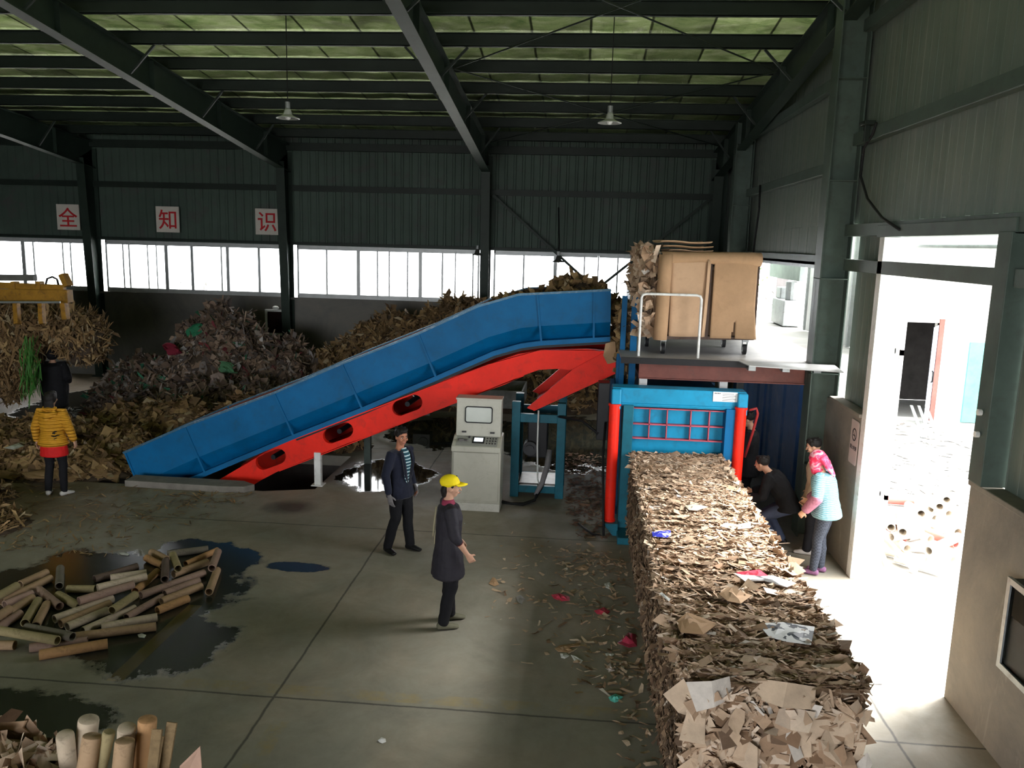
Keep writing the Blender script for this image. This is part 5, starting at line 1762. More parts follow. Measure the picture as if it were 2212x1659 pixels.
# ---------------------------------------------------------------- near-left corner: crate of upright tubes and cardboard
CB = (-4.75, -2.9, 3.75, 4.95)
heap('waste_pile', [(-4.0, 4.55, 1.2, .75, .78), (-3.0, 4.6, .7, .6, .5), (-4.6, 4.7, 1.0, .8, .98)], (-5.9, -2.3, 3.6, 5.5), 5000, 'near heap of torn brown cardboard under the standing tubes at the near corner', 'waste heap', [cardboard, darkcore],
     [(.05, .2, .01, .05, .5), (.1, .35, .04, .15, .4)], 14)
for (px_, py_, rp_, L, lx, ly, kd, lab) in ((140, 1586, 21, .5, -.05, .1, 'pale', 'short pale tube leftmost of the tubes standing in the near corner'),
                                        (192, 1552, 25, .85, -.15, .0, 'pale', 'tall pale tube with a bright cap standing in the near corner'),
                                        (200, 1588, 23, .6, -.08, -.12, 'tan', 'tan tube standing just in front of the tall pale one'),
                                        (236, 1580, 15, .7, -.2, .0, 'olive', 'thin olive tube standing in the middle of the near corner group'),
                                        (274, 1570, 22, .7, -.12, .1, 'pale', 'pale tube standing behind the two near front tubes'),
                                        (270, 1598, 23, .6, -.04, -.1, 'tan', 'tan tube standing in front of the pale one beside the orange tube'),
                                        (319, 1552, 23, .85, -.1, -.03, 'orange', 'tall orange tube standing rightmost beside the wooden boards')):
    top = gy(px_, py_ , 4.85 - (py_ - 1552) * .004)
    r_ = rp_ / 370
    bt = top + Vector((lx, ly, -L))
    dr_ = (top - bt).normalized()
    m = MB().tube([bt, top - dr_ * .02, top - dr_ * .006, top], [r_, r_, r_ * .95, r_ * .78], 26)
    tag(obj('paper_tube', m, tb[kd], smooth='auto'), lab, 'tube', 'tubes standing in the near corner')
wood = mat('weathered_wood', (.22, .15, .075), .8, 0, .3, 12, dirt=(.08, .05, .03), dirt_amt=.6)
for i, (x0, y0, x1, y1, lab) in enumerate(((340, 1575, 325, 1700, 'wooden board leaning beside the tall orange tube'), (372, 1560, 345, 1720, 'pointed dark wooden board leaning outermost in the near corner'), (355, 1590, 340, 1700, 'wooden board between the two other boards in the near corner'))):
    a, b = gy(x0, y0, 4.75 + i * .06), gy(x1, y1, 4.6 + i * .06)
    m = MB().beam(a, b, .07 if i < 2 else .05, .02, (0, 1, 0))
    tag(obj('wooden_board', m, wood, bevel=.003), lab, 'board')
a = gy(388, 1655, 4.5)
m = MB().prism([gy(388, 1655, 4.5), gy(432, 1612, 4.5), gy(440, 1720, 4.4), gy(380, 1720, 4.4)], (0, .006, 0))
tag(obj('cardboard_flap', m, mat('pinkish_board', (.42, .27, .2), .8)), 'pinkish cardboard flap sticking up at the edge of the near corner heap', 'cardboard')
m = MB().prism([gy(0, 1562, 4.9), gy(55, 1557, 4.9), (gy(48, 1572, 4.9)), gy(78, 1592, 4.95), gy(10, 1610, 4.9), gy(-60, 1600, 4.9)], (0, .02, -.01))
tag(obj('cardboard_flap', m, kraft), 'tan cardboard flap on top of the heap at the lower left edge', 'cardboard')
# ================================================================ loader with a grapple of straw
ld = thing('wheel_loader', (-12.6, 16.6, 0), 'yellow loader grapple lifting a great tangle of straw paper at the far left', 'vehicle')
YL = 15.6


def LP(x, y, Y=YL):
    return gy(x, y, Y)


m = MB()
m.beam(LP(-260, 634), LP(152, 640), .2, .26)
m.beam(LP(-260, 606), LP(140, 622), .1, .12)
obj('grapple_crossbar', m, yellowp, ld, bevel=.01)
for x in (-120, -60, 32, 86):
    m = MB().beam(LP(x, 608), LP(x + 3, 655), .09, .16, (0, 1, 0))
    m.beam(LP(x + 3, 652), LP(x + 6, 700, YL - .1), .09, .12, (0, 1, 0))
    obj('grapple_tine', m, yellowp, ld, bevel=.008)
m = MB().beam(LP(137, 648), LP(143, 690), .1, .14, (0, 1, 0)).beam(LP(136, 592), LP(148, 618), .1, .2, (0, 1, 0))
obj('grapple_tine', m, yellowp, ld, bevel=.008)
obj('guard_bar', MB().beam(LP(-260, 598), LP(76, 600), .12, .12), mat('grey_bar', (.12, .12, .11), .5), ld)
obj('cross_tube', MB().cyl(LP(-260, 652, YL - .3), LP(130, 653, YL - .3), .022, 10), galv, ld, smooth='auto')
hp_ = [LP(98, 617), LP(102, 602), LP(113, 598), LP(123, 603), LP(127, 617)]
obj('hose_loop', MB().tube(hp_, .02, 8), black, ld, smooth=True)
# body to the left, mostly out of the frame
m = MB()
for s_ in (-.4, .4):
    m.beam((-16.5, 17.6 + s_, 1.9), (-13.4, 16.9 + s_, 2.5), .2, .35)
m.beam((-13.4, 16.5, 2.5), (-13.4, 17.3, 2.5), .3, .5)
obj('lift_arm', m, yellowp, ld, bevel=.02)
m = MB().box(-19.5, -16.2, 16.6, 18.6, .8, 2.2).box(-18.6, -17.0, 16.8, 18.4, 2.2, 3.4)
obj('loader_body', m, yellowp, ld, bevel=.06)
for x, y in ((-16.6, 16.3), (-16.6, 18.7), (-19.0, 16.3), (-19.0, 18.7)):
    w_ = obj('wheel', MB().cyl((x, y - .25, .75), (x, y + .25, .75), .75, 28), black, ld, smooth='auto', bevel=.05)
    obj('wheel_hub', MB().cyl((x, y - .27, .75), (x, y + .27, .75), .32, 20), yellowp, w_, smooth='auto')


def lump(name, blobs, n, sizes, mats, label, seed, cat='waste heap', hang=0):
    rng = np.random.default_rng(seed)
    m = MB()
    for (c, r) in blobs:
        b = MB().ball(c, r[0] * .86, r[1] * .86, r[2] * .86, 18, 12)
        m.add([tuple(Vector(p) + Vector((noise.noise(Vector(p) * 1.5), noise.noise(Vector(p) * 1.5 + Vector((7, 3, 1))), noise.noise(Vector(p) * 1.7))) * .2) for p in b.v], b.f, 1)
    tot = sum(r[0] * r[2] for c, r in blobs)
    for (c, r) in blobs:
        N = int(n * r[0] * r[2] / tot)
        d = rng.normal(size=(N, 3))
        d /= np.linalg.norm(d, axis=1, keepdims=True)
        P = np.array(c) + d * np.array(r) * rng.uniform(.82, 1.06, (N, 1))
        h = N // 2
        l0, l1, w0, w1 = sizes[0]
        flakes(m, P[:h], d[:h] + rng.normal(0, .5, (h, 3)), rng.normal(size=(h, 3)) + np.array([0, 0, hang]), rng.uniform(l0, l1, h), rng.uniform(w0, w1, h), .4, .35, 0, rng)
        l0, l1, w0, w1 = sizes[1]
        k = N - h
        flakes(m, P[h:], d[h:] + rng.normal(0, .35, (k, 3)), rng.normal(size=(k, 3)) + np.array([0, 0, hang]), rng.uniform(l0, l1, k), rng.uniform(w0, w1, k), .4, .35, 0, rng)
    return tag(obj(name, m, mats), label, cat, kind='stuff')


def LV_(x, y, Y):
    return tuple(gy(x, y, Y))


lump('straw_load', [(LV_(50, 708, 16.6), (1.15, .8, .5)), (LV_(-60, 725, 16.6), (1.3, .8, .65)), (LV_(165, 722, 16.7), (.55, .6, .5)), (LV_(185, 752, 16.8), (.38, .5, .28)), (LV_(25, 745, 16.4), (.75, .6, .4)), (LV_(15, 810, 16.6), (.5, .4, .5))],
     14000, [(.15, .6, .006, .018), (.12, .45, .014, .07)], [straw, darkcore], 'great hanging tangle of brown straw and torn paper gripped by the loader', 31, hang=1.6)
N = 90
c = np.stack([RNG.uniform(LP(45, 760).x, LP(72, 760).x, N), RNG.uniform(15.5, 15.8, N), RNG.uniform(.9, 1.8, N)], 1)
m = flakes(MB(), c, rnd_dirs(N) * .5 + np.array([0, -1, 0]), np.tile([0.1, 0, 1.0], (N, 1)), RNG.uniform(.3, .7, N), RNG.uniform(.01, .025, N), .2)
tag(obj('green_strapping', m, mat('green_strap', (.05, .17, .03), .5)), 'green plastic straps dangling from the straw load', 'strapping', kind='stuff')

# ================================================================ cargo tricycle behind the cabinet
tri = thing('cargo_tricycle', (-2.9, 18.6, 0), 'dusty cargo tricycle parked under the conveyor behind the control cabinet', 'vehicle')
gm = mat('dusty_grey_body', (.22, .22, .21), .6, 0, .3, 6)
dk2 = mat('dark_machine_steel', (.02, .025, .03))
for (x, y, r) in ((-4.25, 18.4, .28), (-2.3, 17.9, .3), (-2.3, 19.1, .3)):
    w_ = obj('wheel', MB().tube([(x + r * .8 * math.cos(a), y, r + r * .8 * math.sin(a)) for a in [k * 2 * PI / 22 for k in range(22)]], r * .2, 8, closed=True), black, tri, smooth=True)
    m = MB().cyl((x, y - .06, r), (x, y + .06, r), .05, 12)
    for k in range(10):
        a = k * PI / 5
        m.cyl((x, y, r), (x + r * .75 * math.cos(a), y, r + r * .75 * math.sin(a)), .008, 5)
    obj('spokes', m, galv, w_)
m = MB().tube([(-4.25, 18.4, .28), (-4.0, 18.4, .8), (-3.95, 18.4, 1.0)], .03, 8).tube([(-3.98, 18.4, .85), (-3.5, 18.4, .5), (-2.3, 18.5, .42), (-1.5, 18.5, .45)], .035, 8).cyl((-2.3, 17.9, .3), (-2.3, 19.1, .3), .03, 8)
obj('frame', m, dk2, tri, smooth=True)
obj('handlebar', MB().tube([(-3.75, 18.0, 1.02), (-3.95, 18.2, 1.06), (-3.95, 18.6, 1.06), (-3.75, 18.8, 1.02)], .018, 8), galv, tri, smooth=True)
obj('engine', MB().box(-3.75, -3.35, 18.2, 18.6, .22, .55).cyl((-3.5, 18.15, .4), (-3.5, 18.65, .4), .12, 14), gm, tri, bevel=.02)
obj('seat', MB().ball((-3.3, 18.4, .82), .3, .14, .07), black, tri, smooth=True)
obj('fuel_tank', MB().ball((-3.7, 18.4, .78), .22, .13, .12), mat('dark_red_tank', (.15, .02, .02), .4), tri, smooth=True)
m = MB().box(-3.0, -1.2, 17.8, 19.2, .55, .6)
for a_, b_ in (((-3.0, 17.8), (-1.2, 17.84)), ((-3.0, 19.16), (-1.2, 19.2)), ((-3.0, 17.8), (-2.96, 19.2)), ((-1.24, 17.8), (-1.2, 19.2))):
    m.box(a_[0], b_[0], a_[1], b_[1], .6, .95)
obj('cargo_tray', m, gm, tri, bevel=.01)

# ================================================================ outside the doors
yard = mat('white_rendered_wall', (.78, .77, .74), .85, 0, .08, 1.2, dirt=(.55, .5, .45), dirt_amt=.3)
grey_roof = mat('grey_roof_sheet', (.3, .31, .32), .6, 0, .15, 2)
bd = thing('outbuilding', (9.5, 21.5, 0), 'white rendered outbuilding with dark open doorway and sheet roof across the yard', 'building')
# wall plane facing the door, running from a to b
WY = 21.3
d0, d1, dz = gy(1938, 900, WY), gy(2006, 900, WY), gy(1945, 695, WY).z
r0, r1 = gy(1900, 900, WY).x - 2.5, gy(2400, 900, WY).x
m = plate([(r0, -.02), (r1, -.02), (r1, 5.2), (r0, 4.4)], [[(d0.x - .35, .02), (d1.x, .02), (d1.x, dz), (d0.x - .35, dz)]], lambda u, v, w: Vector((u, WY + w, v)), .25)
obj('wall', m, yard, bd)
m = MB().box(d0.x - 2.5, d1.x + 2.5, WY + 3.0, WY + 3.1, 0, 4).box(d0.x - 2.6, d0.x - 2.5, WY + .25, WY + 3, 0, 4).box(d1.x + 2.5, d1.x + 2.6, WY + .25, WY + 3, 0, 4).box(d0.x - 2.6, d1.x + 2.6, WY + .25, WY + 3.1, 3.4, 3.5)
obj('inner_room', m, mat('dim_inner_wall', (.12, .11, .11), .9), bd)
q0, q1 = gy(1972, 900, WY - .05), gy(2006, 900, WY - .05)
lf = obj('door_leaf', MB().prism([(q1.x, WY - .02, .03), (q0.x - .02, WY - .75, .03), (q0.x - .02, WY - .75, dz - .05), (q1.x, WY - .02, dz - .05)], (.03, .03, 0)), mat('pale_blue_door', (.5, .56, .66), .5), bd)
obj('door_handle', MB().tube([(q0.x + .05, WY - .76, 1.1), (q0.x + .05, WY - .82, 1.12), (q0.x + .05, WY - .82, 1.35), (q0.x + .05, WY - .76, 1.37)], .02, 8), black, lf, smooth=True)
obj('door_frame', MB().box(d1.x, d1.x + .12, WY - .04, WY + .1, 0, dz + .1), mat('rusty_frame', (.25, .1, .08), .6), bd)
g0, g1 = gy(2098, 740, WY - .1), gy(2160, 740, WY - .1)
obj('green_door', MB().box(g0.x, g1.x, WY - .08, WY - .02, .0, g0.z), mat('turquoise_door', (.12, .42, .36), .5), bd)
rz0 = gy(1980, 520, 17.5)
m = MB().prism([(6.8, WY + 1.5, 5.6), (14.5, WY + 1.5, 5.9), (14.5, 16.0, 4.9), (8.0, 16.0, 4.65)], (0, 0, .06))
obj('canopy_roof', m, grey_roof, bd)
m = MB().beam((6.6, WY - .3, 5.0), (11.0, 16.2, 4.45), .12, .16).beam((6.0, 18.6, 4.3), (12.0, 18.6, 4.35), .1, .12)
obj('canopy_beam', m, galv, bd)
# white sheet gate and clutter outside the upper opening, on a raised dock
dock = MB().box(XR + .17, 4.75, 12.7, 22.0, 0, ZP - .02)
struct('trim_30', dock, yardm)
struct('trim_31', MB().box(XR - .01, XR + .17, 12.42, 19.2, ZP - .06, ZP - .02), deckm)
sg_ = thing('sheet_gate', (4.6, 15.5, ZP), 'white ribbed sheet gate standing on the dock outside the upper opening', 'gate')
mm = ribbed((4.62, 13.0), (4.62, 17.2), ZP, 4.75, (-1, 0), .62, .035)
obj('gate_leaf', mm, mat('white_gate_sheet', (.8, .81, .82), .5, 0, .05), sg_)
for y in (13.0, 14.4, 15.8, 17.2):
    obj('gate_post', MB().box(4.55, 4.6, y - .03, y + .03, ZP, 4.75), galv, sg_)
p = gx(1655, 720, 4.45)
m = MB().box(4.3, 4.7, 17.9, 19.0, ZP, ZP + .55).cyl((4.5, 18.1, ZP + .55), (4.5, 18.1, ZP + .95), .14, 14).box(4.35, 4.6, 18.5, 18.9, ZP + .55, ZP + .8)
tag(obj('dusty_motor', m, galv, bevel=.02), 'dusty grey motor and gearbox on the dock just past the cart', 'machine')
m = MB().box(4.5, 4.6, 17.6, 20.4, 3.55, 3.95)
tag(obj('hanging_board', m, mat('grey_green_board', (.2, .24, .22), .6)), 'grey-green board hanging at the top of the upper opening beside the cart', 'board')

# leafless shrubs and one leafy tree outside
def shrub(name, base, h, n, seed, label, mt, leaves=0):
    rng = random.Random(seed)
    m = MB()
    tips = []
    for k in range(n):
        p = Vector(base) + Vector((rng.uniform(-.3, .3), rng.uniform(-.2, .2), 0))
        d = Vector((rng.uniform(-.5, .5), rng.uniform(-.3, .3), 1)).normalized()
        pts = [p]
        for s_ in range(6):
            d = (d + Vector((rng.uniform(-.3, .3), rng.uniform(-.3, .3), .1))).normalized()
            pts.append(pts[-1] + d * h / 6 * rng.uniform(.7, 1.1))
            if s_ > 1:
                e = (d + Vector((rng.uniform(-1, 1), rng.uniform(-.6, .6), .3))).normalized()
                m.tube([pts[-1], pts[-1] + e * h * .15, pts[-1] + e * h * .25 + Vector((0, 0, .05))], [.008, .006, .003], 5)
                tips.append(pts[-1] + e * h * .2)
        m.tube(pts, [.022, .02, .017, .014, .011, .008, .004], 6)
    mats = [mt]
    if leaves:
        mats.append(mat('fresh_green_leaf', (.12, .3, .06), .6, 0, .3))
        T_ = np.array([list(tips[rng.randrange(len(tips))]) for _ in range(leaves)]) + RNG.normal(0, .3, (leaves, 3))
        flakes(m, T_, rnd_dirs(leaves), rnd_dirs(leaves), RNG.uniform(.08, .2, leaves), RNG.uniform(.05, .1, leaves), .3, .2, 1)
    return tag(obj(name, m, mats), label, 'plant')


tw = mat('grey_twig_bark', (.12, .11, .09), .9)
for x, y, s_, lb_ in ((-12.4, 25.5, 1, 'leafless shrub outside the window behind the second bay, twigs against white'), (-16.9, 25.4, 2, 'leafless shrub outside the leftmost window'), (-3.6, 25.6, 3, 'leafless shrub outside the third window near its right end'), (-.2, 25.2, 4, 'leafless shrub outside the window above the conveyor head')):
    shrub('bare_shrub', (x, y, 0), 3.7, 4, s_, lb_, tw)
shrub('leafy_tree', (8.4, 28.5, 0), 6.4, 7, 9, 'leafy green tree rising beyond the outbuilding roof', tw, 900)

# pile of old tubes in the yard
rng = random.Random(5)
yt = mat('sunlit_paper_tube', (.62, .56, .48), .8, 0, .12, 6)
yr_ = mat('red_paper_tube', (.4, .12, .1), .8, 0, .12, 6)
YT = [(1905, 1187, 2000, 1212), (1935, 1205, 2035, 1235), (1960, 1160, 2050, 1140), (1975, 1120, 2040, 1138), (2010, 1100, 2060, 1085), (1900, 1130, 1950, 1165), (1955, 1180, 2060, 1190), (1915, 1100, 1925, 1140), (1990, 1075, 2050, 1110),
      (2000, 1150, 2065, 1175), (1925, 1160, 1990, 1150), (1945, 1135, 2010, 1165), (1990, 1180, 2060, 1210), (2020, 1060, 2062, 1050), (1905, 1150, 1960, 1185), (1960, 1090, 2020, 1120), (2030, 1120, 2070, 1150), (1940, 1115, 1985, 1100), (2005, 1190, 2070, 1160), (1915, 1080, 1975, 1085),
      (1935, 1140, 1925, 1100), (1950, 1150, 1946, 1112), (2030, 1095, 2024, 1060), (2045, 1080, 2038, 1048), (1905, 1140, 1898, 1105), (1990, 1110, 1982, 1075)]
YL_ = {0: 'long tube lying nearest the door threshold in the yard pile', 1: 'long tube second from the threshold in the yard pile', 5: 'red tube lowest in the yard pile beside the door jamb', 9: 'red tube in the middle of the yard pile', 19: 'red tube lying rearmost in the yard pile by the door jamb',
       20: 'tube end with round dark mouth leftmost in the yard pile', 21: 'tube end with round dark mouth second from the left in the yard pile', 22: 'tube end with dark mouth at the right side of the yard pile', 23: 'tube end with dark mouth highest in the yard pile',
       24: 'tube end with dark mouth pressed against the door jamb side of the yard pile', 25: 'tube end with dark mouth in the centre rear of the yard pile', 13: 'pale tube lying farthest out at the back right of the yard pile'}
ylab = ['long tube lying nearest the door threshold in the yard pile', 'long tube second from the threshold in the yard pile']
done2 = []
for i, (x0, y0, x1, y1) in enumerate(YT):
    r_ = .062
    z = r_
    for it in range(4):
        a, b = gz(x0, y0, z), gz(x1, y1, z)
        a.x = max(a.x, XR + .75)
        b.x = max(b.x, XR + .75)
        lvl = 0
        for (c, d) in done2:
            dd, s_, t__ = seg_close(a, b, c, d)
            zz = c.lerp(d, t__).z
            if dd < r_ * 1.7 and abs(zz - z) < r_ * 1.9:
                lvl = max(lvl, zz + r_ * 2 - .004)
        if lvl == 0 or z > .45:
            break
        z = lvl
    done2.append((a, b))
    if i in YL_:
        lb_ = YL_[i]
    else:
        lb_ = 'pale paper tube in the sunlit pile outside the side door' if i not in (5, 9, 19) else 'red paper tube in the sunlit pile outside the side door'
    put_tube(a, b, yr_ if i in (5, 9, 19) else yt, lb_, 'paper tubes piled in the yard' if i not in (5, 9, 19) else 'red tubes piled in the yard', r_)
a, b = gz(1895, 1150), gz(1915, 1248)
m = MB().beam((XR + .55, 11.7, .45), (XR + .95, 10.75, .03), .07, .05).beam((XR + .6, 11.75, .4), (XR + .6, 10.8, .03), .07, .05)
tag(obj('broken_timber', m, mat('pale_timber', (.5, .42, .34), .8)), 'pale broken timbers leaning outside against the door jamb', 'timber')
p = gz(1830, 1222)
put_tube((3.32, 11.25, .062), (3.45, 11.65, .062), tb['grey'], 'grey tube on the floor behind the woman in the pink headscarf', None, .06)
m = MB()
rr_ = np.random.default_rng(40)
n = 420
c = np.stack([rr_.uniform(5.2, 9.0, n), rr_.uniform(14.0, 21.0, n), np.full(n, .0)], 1)
flakes(m, c, np.tile([0, 0, 1.0], (n, 1)), rr_.normal(size=(n, 3)), rr_.uniform(.05, .3, n), rr_.uniform(.02, .08, n), .1, .3, 0, rr_)
tag(obj('yard_litter', m, mat('grey_yard_scrap', (.3, .27, .25), .9)), 'grey scraps strewn over the yard in front of the outbuilding', 'litter', kind='stuff')
m = MB()
for k in range(3):
    x = 7.95 + k * .17
    m.prism([(x, 19.2, 0), (x + .1, 19.2, 0), (x + .02, 19.9, .62), (x - .04, 19.9, .62)], (.0, .03, 0))
tag(obj('leaning_board', m, galv), 'three narrow boards leaning together in the yard near the doorway', 'board', kind='stuff')
# ================================================================ people
def loft(m, pts, rad, ref=(1, 0, 0), n=14, cap=.6):
    """elliptical sections (a along ref, b across) with rounded ends"""
    pts = [Vector(p) for p in pts]
    rad = [(r, r) if not hasattr(r, '__len__') else r for r in rad]
    P, Q = [], []
    d0 = (pts[0] - pts[1]).normalized()
    d1 = (pts[-1] - pts[-2]).normalized()
    for k in (.97, .75, .4):
        h = math.sqrt(1 - k * k)
        P.append(pts[0] + d0 * min(rad[0]) * k * cap); Q.append((rad[0][0] * h, rad[0][1] * h))
    P += pts; Q += rad
    for k in (.4, .75, .97):
        h = math.sqrt(1 - k * k)
        P.append(pts[-1] + d1 * min(rad[-1]) * k * cap); Q.append((rad[-1][0] * h, rad[-1][1] * h))
    ref = Vector(ref)
    vs = []
    for i, p in enumerate(P):
        d = (P[min(i + 1, len(P) - 1)] - P[max(i - 1, 0)]).normalized()
        a = (ref - d * ref.dot(d))
        a = a.normalized() if a.length > 1e-3 else d.orthogonal().normalized()
        b = d.cross(a)
        vs += [p + a * (Q[i][0] * math.cos(2 * PI * k / n)) + b * (Q[i][1] * math.sin(2 * PI * k / n)) for k in range(n)]
    fs = []
    L = len(P)
    for i in range(L - 1):
        for k in range(n):
            k2 = (k + 1) % n
            fs.append((i * n + k, i * n + k2, (i + 1) * n + k2, (i + 1) * n + k))
    fs.append(tuple(range(n - 1, -1, -1)))
    fs.append(tuple((L - 1) * n + k for k in range(n)))
    return m.add(vs, fs)


def pobj(name, m, mt, parent=None, vox=.009, smooth=3, label=None, disp=0):
    me = m.mesh(name)
    me.materials.append(mt)
    o = bpy.data.objects.new(name, me)
    COL.objects.link(o)
    o.parent = parent
    if vox:
        r = o.modifiers.new('remesh', 'REMESH')
        r.mode = 'VOXEL'
        r.voxel_size = vox
        r.use_smooth_shade = True
        s = o.modifiers.new('smooth', 'SMOOTH')
        s.iterations = smooth
        s.factor = .5
    else:
        me.shade_smooth()
    if disp:
        tx = bpy.data.textures.new('folds', 'CLOUDS')
        tx.noise_scale = .09
        d = o.modifiers.new('folds', 'DISPLACE')
        d.texture = tx
        d.strength = disp
        d.mid_level = .5
    if label:
        o['label'] = label
    return o


skin = mat('skin', (.50, .285, .19), .55, 0, .08, 12)
skin_lite = mat('fair_skin', (.62, .42, .33), .55, 0, .06, 12)
hairm = mat('black_hair', (.012, .010, .009), .5, 0, .3, 40, bump=.5, bscale=160)
eyew, eyeb, lipm = mat('eye_white', (.6, .58, .55), .3), mat('eye_dark', (.01, .008, .006), .3), mat('lips', (.34, .12, .10), .5)


def hand(m, w, d, side, palm_n, curl=.35, s=1.0):
    """palm, four fingers of different lengths, thumb. w wrist, d direction, palm_n where the palm looks"""
    d = Vector(d).normalized()
    pn = Vector(palm_n)
    pn = (pn - d * pn.dot(d)).normalized()
    ac = d.cross(pn).normalized() * side      # towards the thumb side
    w = Vector(w)
    loft(m, [w - d * .01, w + d * .03 * s, w + d * .06 * s, w + d * .092 * s], [(.024 * s, .02 * s), (.034 * s, .017 * s), (.041 * s, .016 * s), (.039 * s, .014 * s)], ac, 12)
    for i, (off, L) in enumerate(((.030, .072), (.010, .08), (-.011, .075), (-.030, .058))):
        c = curl * (1 + .25 * i)
        k = w + d * .088 * s + ac * off * s
        p1 = k + (d * math.cos(c * .5) + pn * math.sin(c * .5)) * L * .42 * s
        p2 = p1 + (d * math.cos(c * 1.4) + pn * math.sin(c * 1.4)) * L * .33 * s
        p3 = p2 + (d * math.cos(c * 2.1) + pn * math.sin(c * 2.1)) * L * .25 * s
        loft(m, [k - d * .012, p1, p2, p3], [.0098 * s, .009 * s, .0082 * s, .007 * s], ac, 8, .9)
    t0 = w + d * .03 * s + ac * .028 * s
    t1 = t0 + (d * .6 + ac * .75 + pn * .25).normalized() * .034 * s
    t2 = t1 + (d * .85 + ac * .3 + pn * .4).normalized() * .03 * s
    loft(m, [t0 - ac * .01, t1, t2], [.0125 * s, .0105 * s, .0085 * s], pn, 8, .9)


def person(label, loc, heading, J=None, wear=None, group=None, vox=.008):
    """J joint overrides in metres (x right, y forward, z up); heading: degrees from +Y towards +X"""
    j = dict(pelvis=(0, 0, .93), waist=(0, .0, 1.08), chest=(0, .01, 1.27), neck=(0, -.01, 1.46), head=(0, .02, 1.60), yaw=0, pitch=0, scale=1.0, sw=.175, hw=.16,
             elR=(.24, -.03, 1.14), wrR=(.25, .06, .90), elL=(-.24, -.03, 1.14), wrL=(-.25, .06, .90), knR=(.10, .03, .50), anR=(.11, -.02, .08), knL=(-.10, .03, .50), anL=(-.11, -.02, .08),
             shR=None, shL=None, toeR=0, toeL=0, curl=.35, hdR=None, hdL=None, belly=1.0)
    j.update(J or {})
    V = {k: Vector(v) for k, v in j.items() if isinstance(v, tuple)}
    w = dict(top='jacket', topmat=None, legmat=None, shoemat=None, skinm=skin, glove=None, hem=.88, long=False, hair='short')
    w.update(wear or {})
    sw = j['sw']
    sp = (V['neck'] - V['chest']).normalized()
    V['shR'] = V.get('shR') or V['neck'] - sp * .065 + Vector((sw, 0, 0))
    V['shL'] = V.get('shL') or V['neck'] - sp * .065 + Vector((-sw, 0, 0))
    V['hpR'], V['hpL'] = V['pelvis'] + Vector((.09, 0, -.03)), V['pelvis'] + Vector((-.09, 0, -.03))
    Rh = Matrix.Rotation(math.radians(-j['yaw']), 3, 'Z') @ Matrix.Rotation(math.radians(j['pitch']), 3, 'X')
    H = V['head']

    def hp(x, y, z):
        return H + Rh @ Vector((x, y, z))
    # ---- body, one continuous surface
    m = MB()
    hw = j['hw']
    loft(m, [V['pelvis'] + Vector((0, 0, -.06)), V['pelvis'] + Vector((0, 0, .03)), V['waist'], V['chest'], V['chest'].lerp(V['neck'], .6), V['neck'] - sp * .02],
         [(hw, .10), (hw, .11), (hw * .82, .092), (.155, .108), (.15, .085), (.07, .06)], n=18)
    for s_, S in ((1, 'R'), (-1, 'L')):
        loft(m, [V['sh' + S] + Vector((-s_ * .07, 0, .0)), V['sh' + S], V['sh' + S].lerp(V['el' + S], .5), V['el' + S]], [.052, .054, .045, .038], (0, 1, 0), 12)
        loft(m, [V['el' + S], V['el' + S].lerp(V['wr' + S], .3), V['wr' + S]], [.038, .040, .026], (0, 1, 0), 12)
        hd = V.get('hd' + S) or (V['wr' + S] - V['el' + S])
        hand(m, V['wr' + S], hd, 1, Vector((-s_, 0, 0)) if 'pn' + S not in V else V['pn' + S], j['curl'])
        kn, an = V['kn' + S], V['an' + S]
        loft(m, [V['hp' + S], V['hp' + S].lerp(kn, .5), kn, kn.lerp(an, .35) + Vector((0, -.012, 0)), an], [.088, .075, .054, .054, .036], (1, 0, 0), 14)
        yw = math.radians(j['toe' + S])
        f_ = Vector((math.sin(yw), math.cos(yw), 0))
        loft(m, [an + f_ * -.03 + Vector((0, 0, -.04)), an + f_ * .06 + Vector((0, 0, -.045)), an + f_ * .11 + Vector((0, 0, -.055))], [(.030, .032), (.032, .024), (.026, .016)], Vector((f_.y, -f_.x, 0)), 10)
    loft(m, [V['neck'] - sp * .03, V['neck'].lerp(H, .35), V['neck'].lerp(H, .6)], [.058, .052, .054], n=14)
    m.ball(hp(0, -.012, .035), .076, .095, .088, 20, 14, Rh)
    loft(m, [hp(0, .015, .05), hp(0, .02, 0), hp(0, .028, -.05), hp(0, .04, -.082)], [(.066, .07), (.066, .07), (.055, .058), (.034, .036)], Rh @ Vector((1, 0, 0)), 16)
    loft(m, [hp(0, .086, .02), hp(0, .103, -.012), hp(0, .112, -.026)], [(.008, .01), (.011, .012), (.015, .011)], Rh @ Vector((1, 0, 0)), 10)
    loft(m, [hp(-.035, .08, .033), hp(0, .09, .035), hp(.035, .08, .033)], [.009, .01, .009], Rh @ Vector((0, 0, 1)), 8)
    loft(m, [hp(-.02, .083, -.055), hp(0, .092, -.055), hp(.02, .083, -.055)], [.008, .01, .008], Rh @ Vector((0, 0, 1)), 8)
    for sx_ in (-1, 1):
        m.ball(hp(sx_ * .075, -.005, .0), .010, .02, .032, 10, 8, Rh)
        m.ball(hp(sx_ * .043, .06, -.02), .02, .025, .022, 10, 8, Rh)
    root = pobj('person', m, w['skinm'], None, vox, 2)
    root.location = loc
    root.rotation_euler = (0, 0, -math.radians(heading))
    root.scale = (j['scale'],) * 3
    tag(root, label, 'person', group)
